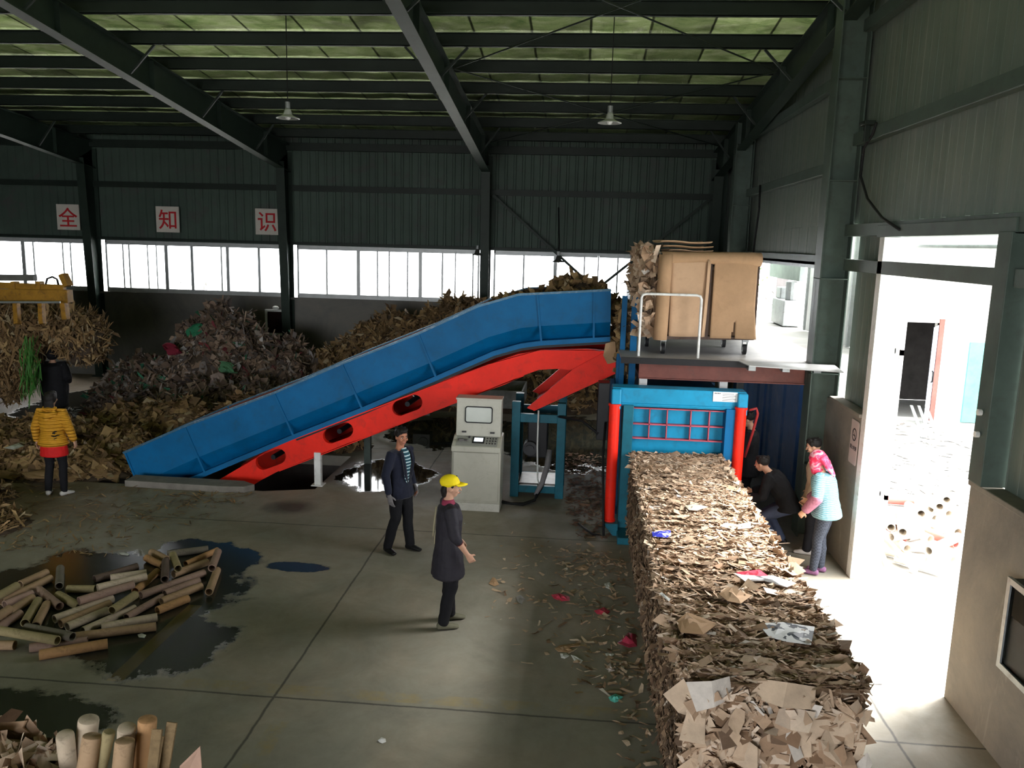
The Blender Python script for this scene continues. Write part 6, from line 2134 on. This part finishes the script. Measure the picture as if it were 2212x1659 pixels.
    # ---- face
    for sx_ in (-1, 1):
        pobj('eye', MB().ball(hp(sx_ * .031, .079, .012), .014, .009, .007, 10, 6, Rh), eyew, root, 0)
        pobj('iris', MB().ball(hp(sx_ * .031, .087, .012), .0065, .003, .0065, 8, 6, Rh), eyeb, root, 0)
        pobj('eyebrow', MB().tube([hp(sx_ * .014, .095, .033), hp(sx_ * .033, .092, .038), hp(sx_ * .05, .08, .032)], [.004, .0045, .003], 6), hairm, root, 0)
    pobj('mouth', MB().tube([hp(-.023, .088, -.054), hp(0, .1, -.053), hp(.023, .088, -.054)], [.003, .0065, .003], 6), lipm, root, 0)
    # ---- hair
    if w['hair'] in ('short', 'long', 'bob'):
        m = MB()
        if w['hair'] != 'bob':
            m.ball(hp(0, -.022, .052), .086, .098, .086, 20, 14, Rh)
            m.ball(hp(0, .03, .098), .066, .062, .036, 16, 10, Rh)
        for k in range(26 if w['hair'] != 'bob' else 0):
            a = random.uniform(0, 2 * PI)
            m.ball(hp(.07 * math.cos(a), -.02 + .085 * math.sin(a) , .07 + random.uniform(-.01, .05)), .018, .02, .018, 8, 6)
        for sx_ in (-1, 1):
            loft(m, [hp(sx_ * .07, .01, .06), hp(sx_ * .074, .015, .02)], [(.012, .03), (.008, .016)], Rh @ Vector((1, 0, 0)), 8)
        if w['hair'] == 'long':
            m.ball(hp(0, -.03, .03), .096, .10, .105, 18, 12, Rh)
            loft(m, [hp(0, -.07, .05), hp(0, -.085, -.05), hp(0, -.085, -.16), hp(0, -.08, -.24)], [(.075, .035), (.08, .035), (.085, .03), (.06, .02)], Rh @ Vector((1, 0, 0)), 14)
        if w['hair'] == 'bob':
            loft(m, [hp(0, -.06, .03), hp(0, -.075, -.03), hp(0, -.07, -.085)], [(.078, .04), (.078, .04), (.055, .03)], Rh @ Vector((1, 0, 0)), 14)
        pobj('hair', m, hairm, root, .007, 1)
    # ---- trousers
    tw_ = w.get('legfat', .012)
    m = MB()
    loft(m, [V['pelvis'] + Vector((0, 0, -.08)), V['pelvis'] + Vector((0, 0, .02)), V['pelvis'].lerp(V['waist'], .6)], [(hw + tw_, .115), (hw + tw_, .122), (hw * .9 + tw_, .105)], n=16)
    for S in 'RL':
        kn, an = V['kn' + S], V['an' + S]
        loft(m, [V['hp' + S], V['hp' + S].lerp(kn, .5), kn, kn.lerp(an, .35) + Vector((0, -.012, 0)), an + Vector((0, 0, .0))], [.094 + tw_, .082 + tw_, .062 + tw_, .06 + tw_, .046 + tw_ * 1.4], (1, 0, 0), 16)
    pobj('trousers', m, w['legmat'], root, .011, 3, disp=.012)
    # ---- shoes
    for S in 'RL':
        an = V['an' + S]
        m = MB()
        yw = math.radians(j['toe' + S])
        f_ = Vector((math.sin(yw), math.cos(yw), 0))
        loft(m, [an + f_ * -.055 + Vector((0, 0, -.035)), an + Vector((0, 0, -.03)), an + f_ * .08 + Vector((0, 0, -.042)), an + f_ * .165 + Vector((0, 0, -.056))], [(.036, .038), (.042, .046), (.046, .034), (.036, .02)], Vector((f_.y, -f_.x, 0)), 14)
        loft(m, [an + Vector((0, -.005, -.04)), an + Vector((0, -.005, w.get('boot', .0)))], [.045, .044], n=12)
        pobj('shoe', m, w['shoemat'], root, .009, 2)
    # ---- upper garment
    g = w.get('fat', .022)
    m = MB()
    hem = w['hem']
    secs = [(V['waist'], hw * .86 + g, .098 * j['belly'] + g), (V['chest'], .165 + g, .115 + g), (V['chest'].lerp(V['neck'], .62), .158 + g, .088 + g), (V['neck'] - sp * .035, .085, .075)]
    bot = [(V['pelvis'] + Vector((0, 0, -.0)), hw + .018 + g, .118 + g)]
    z0 = V['pelvis'].z
    if hem < z0 - .03:
        fl = w.get('flare', .02)
        bot = [(Vector((V['pelvis'].x, V['pelvis'].y + (0), hem)), hw + .02 + g + fl, .125 + g + fl), (Vector((V['pelvis'].x, V['pelvis'].y, (hem + z0) / 2)), hw + .02 + g + fl * .6, .122 + g + fl * .6)] + bot
    allp = bot + secs
    loft(m, [p for p, a, b in allp], [(a, b) for p, a, b in allp], n=20, cap=.25)
    sl = w.get('sleeve', 1.0)
    for s_, S in ((1, 'R'), (-1, 'L')):
        el, wr, sh_ = V['el' + S], V['wr' + S], V['sh' + S]
        loft(m, [sh_ + Vector((-s_ * .07, 0, .0)), sh_, sh_.lerp(el, .5), el], [.062, .064 + g * .4, .054 + g * .5, .048 + g * .5], (0, 1, 0), 14)
        if not w.get('cuffmat'):
            loft(m, [el, el.lerp(wr, .5 * sl), el.lerp(wr, .93 * sl)], [.048 + g * .5, .045 + g * .4, .038 + g * .35], (0, 1, 0), 14)
    top = pobj(w['top'], m, w['topmat'], root, .010, 3, disp=w.get('fold', .014))
    if w.get('cuffmat'):
        for s_, S in ((1, 'R'), (-1, 'L')):
            el, wr = V['el' + S], V['wr' + S]
            m = MB()
            loft(m, [el.lerp(wr, -.05), el.lerp(wr, .5), el.lerp(wr, .93)], [.054 + g * .5, .052 + g * .4, .044 + g * .35], (0, 1, 0), 14)
            pobj('sleeve_cover', m, w['cuffmat'], root, .009, 2)
    if w.get('collar'):
        m = MB()
        loft(m, [V['neck'] - sp * .05, V['neck'] - sp * .01, V['neck'] + sp * .015], [(.092, .082), (.075, .07), (.066, .062)], n=16, cap=.1)
        pobj('collar', m, w['collar'], root, .008, 2)
    if w['glove']:
        for S in 'RL':
            s_ = 1 if S == 'R' else -1
            m = MB()
            hd = V.get('hd' + S) or (V['wr' + S] - V['el' + S])
            hand(m, V['wr' + S], hd, 1, Vector((-s_, 0, 0)) if 'pn' + S not in V else V['pn' + S], j['curl'], 1.12)
            pobj('glove', m, w['glove'], root, .005, 1)
    return root, V, hp, Rh, sp


navy = mat('navy_wool', (.008, .010, .022), .85, 0, .2, 20, sheen=.1)
blackc = mat('black_cotton', (.008, .008, .010), .85, 0, .25, 12)
blackl = mat('black_leather', (.01, .01, .011), .4)

# the man in the navy blazer -----------------------------------------------
g = gz(864, 1190)
root, V, hp, Rh, sp = person('man in an open navy blazer and grey work gloves standing between conveyor and cabinet', (g.x, g.y, 0), 118,
    dict(scale=1.0, yaw=22, pitch=-4, elR=(.27, -.02, 1.13), wrR=(.28, .05, .88), elL=(-.25, -.07, 1.14), wrL=(-.24, .04, .9), knR=(.11, .02, .5), anR=(.14, -.10, .08), knL=(-.10, .05, .5), anL=(-.12, .08, .08), toeR=15, toeL=-10),
    dict(top='blazer', topmat=navy, legmat=blackc, shoemat=blackl, glove=mat('grey_work_glove', (.16, .15, .15), .9), hem=.80, flare=.02, skinm=mat('tanned_skin', (.40, .17, .10), .5, 0, .1, 12)))
t = NT('teal_striped_knit')
wv = t.n('TexWave', wave_type='BANDS', bands_direction='Z')
wv.inputs['Scale'].default_value = 7
wv.inputs['Distortion'].default_value = 2.0
wv.inputs['Detail'].default_value = 2
t.l(t.co(), wv.inputs['Vector'])
t.set(Base_Color=t.ramp(wv.outputs['Fac'], [(.0, (.005, .02, .035)), (.45, (.01, .10, .13)), (.75, (.012, .15, .18)), (.93, (.55, .6, .6))]), Roughness=.9)
m = MB()
loft(m, [(0.0, .112, .93), (0.0, .113, 1.1), (0, .125, 1.27), (0, .1, 1.39), (0, .055, 1.45)], [(.035, .02), (.05, .025), (.075, .025), (.075, .025), (.05, .03)], n=14, cap=.3)
pobj('jumper', m, t.m, root, .008, 2)
m = MB()
loft(m, [V['neck'] - sp * .045, V['neck'] - sp * .01], [(.074, .068), (.064, .06)], n=16, cap=.1)
pobj('shirt_collar', m, mat('grey_shirt', (.3, .3, .3), .8), root, .008, 1)
for s_ in (-1, 1):
    m = MB().prism([(s_ * .02, .150, .98), (s_ * .075, .145, 1.1), (s_ * .115, .150, 1.3), (s_ * .12, .11, 1.42), (s_ * .075, .10, 1.44), (s_ * .075, .155, 1.27)], (0, .012, 0))
    pobj('lapel', m, navy, root, 0)

# the worker in the yellow cap --------------------------------------------
g = gz(966, 1350)
coat = mat('dark_charcoal_coat', (.022, .020, .026), .7, 0, .2, 12)
root, V, hp, Rh, sp = person('person in a yellow cap and long dark work coat standing on open floor', (g.x, g.y, 0), 72,
    dict(scale=.985, yaw=8, pitch=0, sw=.165, elR=(.25, .03, 1.13), wrR=(.24, .17, .92), elL=(-.24, .0, 1.14), wrL=(-.22, .15, .93), knR=(.09, .03, .5), anR=(.10, -.06, .08), knL=(-.09, .03, .5), anL=(-.12, .05, .08), belly=1.15, curl=.6),
    dict(top='work_coat', topmat=coat, legmat=blackc, shoemat=mat('khaki_rubber_shoe', (.13, .125, .085), .7, 0, .2, 8), hem=.62, flare=.035, fat=.03, sleeve=.35, hair='bob', collar=mat('dark_pink_collar', (.22, .03, .06), .8), boot=.03))
yc = mat('yellow_cap_cloth', (.85, .66, .01), .7, 0, .08, 14)
m = MB()
m.ball(hp(0, -.015, .075), .094, .108, .078, 24, 14, Rh)
loft(m, [hp(0, -.01, .055), hp(0, -.01, .085)], [(.095, .11), (.092, .105)], Rh @ Vector((1, 0, 0)), 20, .1)
cap = pobj('cap', m, yc, root, .006, 2)
m = MB()
vs = []
for i in range(13):
    a = math.radians(-62 + i * 124 / 12)
    for r_ in (0, 1):
        vs.append(hp(math.sin(a) * (.092 if r_ == 0 else .082), math.cos(a) * .1 + (0 if r_ == 0 else .085 * math.cos(a * 1.1)), .062 - (0 if r_ == 0 else .012 + .02 * abs(math.sin(a)))))
m.add(vs, [(2 * i, 2 * i + 1, 2 * i + 3, 2 * i + 2) for i in range(12)])
b = pobj('cap_peak', m, yc, root, 0)
b.modifiers.new('s', 'SOLIDIFY').thickness = .006
m = MB().tube([(-.19, -.09, 1.3), (-.195, -.1, 1.15), (-.18, -.125, .98), (-.17, -.13, .9)], .006, 6).tube([(-.165, -.115, 1.34), (-.17, -.135, 1.15), (-.16, -.15, 1.0)], .006, 6)
pobj('piping', m, mat('pale_gold_piping', (.45, .4, .25), .6), root, 0)
m = MB()
loft(m, [V['elR'].lerp(V['wrR'], .25), V['elR'].lerp(V['wrR'], .4)], [.046, .044], n=12, cap=.3)
pobj('cuff', m, mat('dark_red_cuff', (.08, .01, .015), .8), root, .007, 1)
m = MB().ball((.04, .17, 1.2), .006).ball((.04, .172, 1.1), .006)
pobj('coat_button', m, galv, root, 0)

# the person in the yellow padded jacket ----------------------------------
g = gz(124, 1069)
yj = NT('mustard_padded_jacket')
wv = yj.n('TexWave', wave_type='BANDS', bands_direction='Z')
wv.inputs['Scale'].default_value = 5.5
wv.inputs['Distortion'].default_value = .6
yj.l(yj.co(), wv.inputs['Vector'])
yj.set(Base_Color=yj.ramp(yj.noise(8, 3), [(.3, (.55, .25, .012)), (.7, (.68, .33, .02))]), Roughness=.55)
yj.bump(wv.outputs['Fac'], .9, .03)
root, V, hp, Rh, sp = person('person in mustard yellow padded jacket and red skirt standing by the floor waste', (g.x, g.y, 0), -4,
    dict(scale=.98, elR=(.27, .0, 1.13), wrR=(.30, .06, .92), elL=(-.28, .0, 1.13), wrL=(-.30, .05, .9), knR=(.12, .02, .5), anR=(.13, -.02, .08), knL=(-.10, .02, .5), anL=(-.13, -.02, .08), sw=.17, toeR=25, toeL=-20),
    dict(top='padded_jacket', topmat=yj.m, legmat=blackc, shoemat=mat('white_shoe', (.6, .58, .55), .6), hem=.87, fat=.05, hair='long', legfat=.004, fold=.008))
m = MB()
loft(m, [(0, 0, .68), (0, 0, .80), (0, 0, .93)], [(.22, .17), (.21, .165), (.19, .15)], n=20, cap=.15)
pobj('skirt', m, mat('bright_red_skirt', (.55, .012, .012), .7, 0, .12, 8), root, .011, 2, disp=.012)
m = MB()
loft(m, [(-.12, -.105, 1.40), (0, -.155, 1.34), (.12, -.105, 1.40)], [(.05, .045), (.07, .05), (.05, .045)], (0, 0, 1), 12)
loft(m, [(-.10, -.04, 1.46), (0, -.09, 1.45), (.10, -.04, 1.46)], [(.035, .03), (.04, .035), (.035, .03)], (0, 0, 1), 12)
pobj('hood', m, yj.m, root, .010, 3)
m = MB()
rg = random.Random(3)
for k in range(15):
    x, z = rg.uniform(.03, .17), rg.uniform(.98, 1.12)
    if x + (1.12 - z) * .6 < .12:
        continue
    m.obox((x, -.152 - .01 * rg.random() + (x * .12) ** 1 * .35, z), .045, .008, .012, rg.uniform(-.3, .5), 0, rg.uniform(-.6, .3))
pobj('printed_emblem', m, mat('black_print', (.015, .012, .01), .6), root, 0)

# the person in the long black coat ---------------------------------------
g = gz(124, 925)
root, V, hp, Rh, sp = person('person in a long black padded coat standing behind the yellow jacket under the straw load', (g.x, g.y, 0), -8,
    dict(scale=1.0, elR=(.25, .03, 1.13), wrR=(.2, .2, 1.0), elL=(-.25, .03, 1.13), wrL=(-.2, .2, 1.0)),
    dict(top='long_coat', topmat=blackc, legmat=blackc, shoemat=blackl, hem=.5, fat=.11, flare=-.03), vox=.011)
m = MB()
m.ball(hp(0, -.03, .03), .13, .13, .15, 16, 10, Rh)
pobj('hood', m, blackc, root, .012, 2)

# the woman in the pink headscarf -----------------------------------------
g = gz(1768, 1240)
knit = NT('pale_blue_knit')
wv = knit.n('TexWave', wave_type='BANDS', bands_direction='Z')
wv.inputs['Scale'].default_value = 14
wv.inputs['Distortion'].default_value = 4
wv.inputs['Detail'].default_value = 3
knit.l(knit.co(), wv.inputs['Vector'])
knit.set(Base_Color=knit.ramp(wv.outputs['Fac'], [(0, (.08, .20, .24)), (.6, (.15, .30, .34)), (1, (.25, .39, .42))]), Roughness=.95)
knit.bump(wv.outputs['Fac'], .5, .01)
den = NT('dark_quilted_denim')
ck = den.n('TexChecker')
ck.inputs['Scale'].default_value = 45
den.l(den.co(), ck.inputs['Vector'])
den.set(Base_Color=den.mix(ck.outputs['Fac'], (.010, .014, .024), (.024, .03, .046)), Roughness=.85)
cuffk = mat('mauve_knit_cuff', (.30, .12, .17), .95, 0, .35, 30)
root, V, hp, Rh, sp = person('woman in a pink headscarf and pale blue jumper standing by the side door wall', (g.x, g.y, 0), -62,
    dict(scale=.985, pelvis=(0, -.03, .92), waist=(0, -.01, 1.07), chest=(0, .04, 1.25), neck=(0, .09, 1.42), head=(0, .15, 1.54), pitch=-14, yaw=5, elL=(-.25, .06, 1.1), wrL=(-.22, .20, .9), elR=(.24, .08, 1.1), wrR=(.2, .25, .95),
         knR=(.08, .03, .49), anR=(.09, .0, .08), knL=(-.08, .04, .49), anL=(-.08, .06, .08), sw=.165, curl=.7),
    dict(top='knitted_jumper', topmat=knit.m, legmat=den.m, shoemat=mat('purple_slipper', (.16, .07, .14), .7), hem=.84, fat=.05, cuffmat=cuffk, hair='none', legfat=.004, skinm=skin))
sc_ = NT('pink_patterned_scarf')
sc_.set(Base_Color=sc_.ramp(sc_.noise(11, 3, .6, dist=1.2), [(.45, (.55, .012, .06)), (.54, (.6, .06, .14)), (.62, (.6, .3, .34))]), Roughness=.7)
m = MB()
m.ball(hp(0, -.02, .045), .096, .112, .10, 22, 14, Rh)
loft(m, [hp(0, .01, .05), hp(0, .015, -.03), hp(0, .02, -.085), hp(0, .01, -.14)], [(.09, .09), (.088, .088), (.08, .08), (.085, .085)], Rh @ Vector((1, 0, 0)), 18, .4)
loft(m, [hp(0, -.08, .04), hp(0, -.12, -.04), hp(0, -.15, -.12), hp(0, -.185, -.22)], [(.09, .06), (.095, .045), (.075, .035), (.02, .018)], Rh @ Vector((1, 0, 0)), 14, .4)
pobj('headscarf', m, sc_.m, root, .008, 2, disp=.02)

# the person in the beige coat --------------------------------------------
g = gz(1750, 1196)
bc = NT('beige_spotted_coat')
vo = bc.n('TexVoronoi')
vo.inputs['Scale'].default_value = 11
bc.l(bc.co(), vo.inputs['Vector'])
bc.set(Base_Color=bc.ramp(vo.outputs['Distance'], [(.1, (.06, .035, .03)), (.16, (.36, .28, .2))]), Roughness=.85)
person('person in a beige spotted coat and black trousers mostly hidden behind the pink headscarf', (g.x, g.y, 0), -70,
    dict(scale=.97, pitch=-15, head=(0, .08, 1.58), elL=(-.22, .0, 1.12), wrL=(-.22, .08, .9), elR=(.22, .0, 1.12), wrR=(.2, .1, .9), knL=(-.08, .03, .5), anL=(-.08, .05, .08)),
    dict(top='coat', topmat=bc.m, legmat=blackc, shoemat=mat('grey_white_shoe', (.42, .40, .38), .6), hem=.72, fat=.035), vox=.010)

# the man bending down at the press ---------------------------------------
g = gz(1668, 1178)
person('man in dark jacket and jeans bending forward beside the bales', (g.x + .05, g.y, 0), -68,
    dict(scale=.97, pelvis=(0, -.12, .66), waist=(0, -.06, .80), chest=(0, .07, .97), neck=(0, .2, 1.11), head=(0, .29, 1.2), pitch=-8, yaw=12, elL=(-.24, .2, .78), wrL=(-.18, .42, .72), elR=(.24, .22, .78), wrR=(.16, .42, .74),
         knR=(.12, .2, .46), anR=(.12, -.06, .08), knL=(-.14, .22, .44), anL=(-.13, .0, .08), hw=.165),
    dict(top='jacket', topmat=blackc, legmat=mat('blue_grey_jeans', (.055, .07, .12), .85, 0, .3, 6), shoemat=blackl, hem=.60, fat=.045, flare=.02), vox=.010)
# the man standing behind him ----------------------------------------------
g = gz(1640, 1120)
root, V, hp, Rh, sp = person('man in a black coat standing half hidden behind the red ram cylinder', (2.72, 12.75, 0), -72,
    dict(scale=.99, pitch=-12, head=(0, .06, 1.58), elL=(-.22, .1, 1.12), wrL=(-.1, .3, 1.02), elR=(.24, .1, 1.12), wrR=(.1, .3, 1.02)),
    dict(top='coat', topmat=blackc, legmat=blackc, shoemat=blackl, hem=.72, fat=.04), vox=.010)
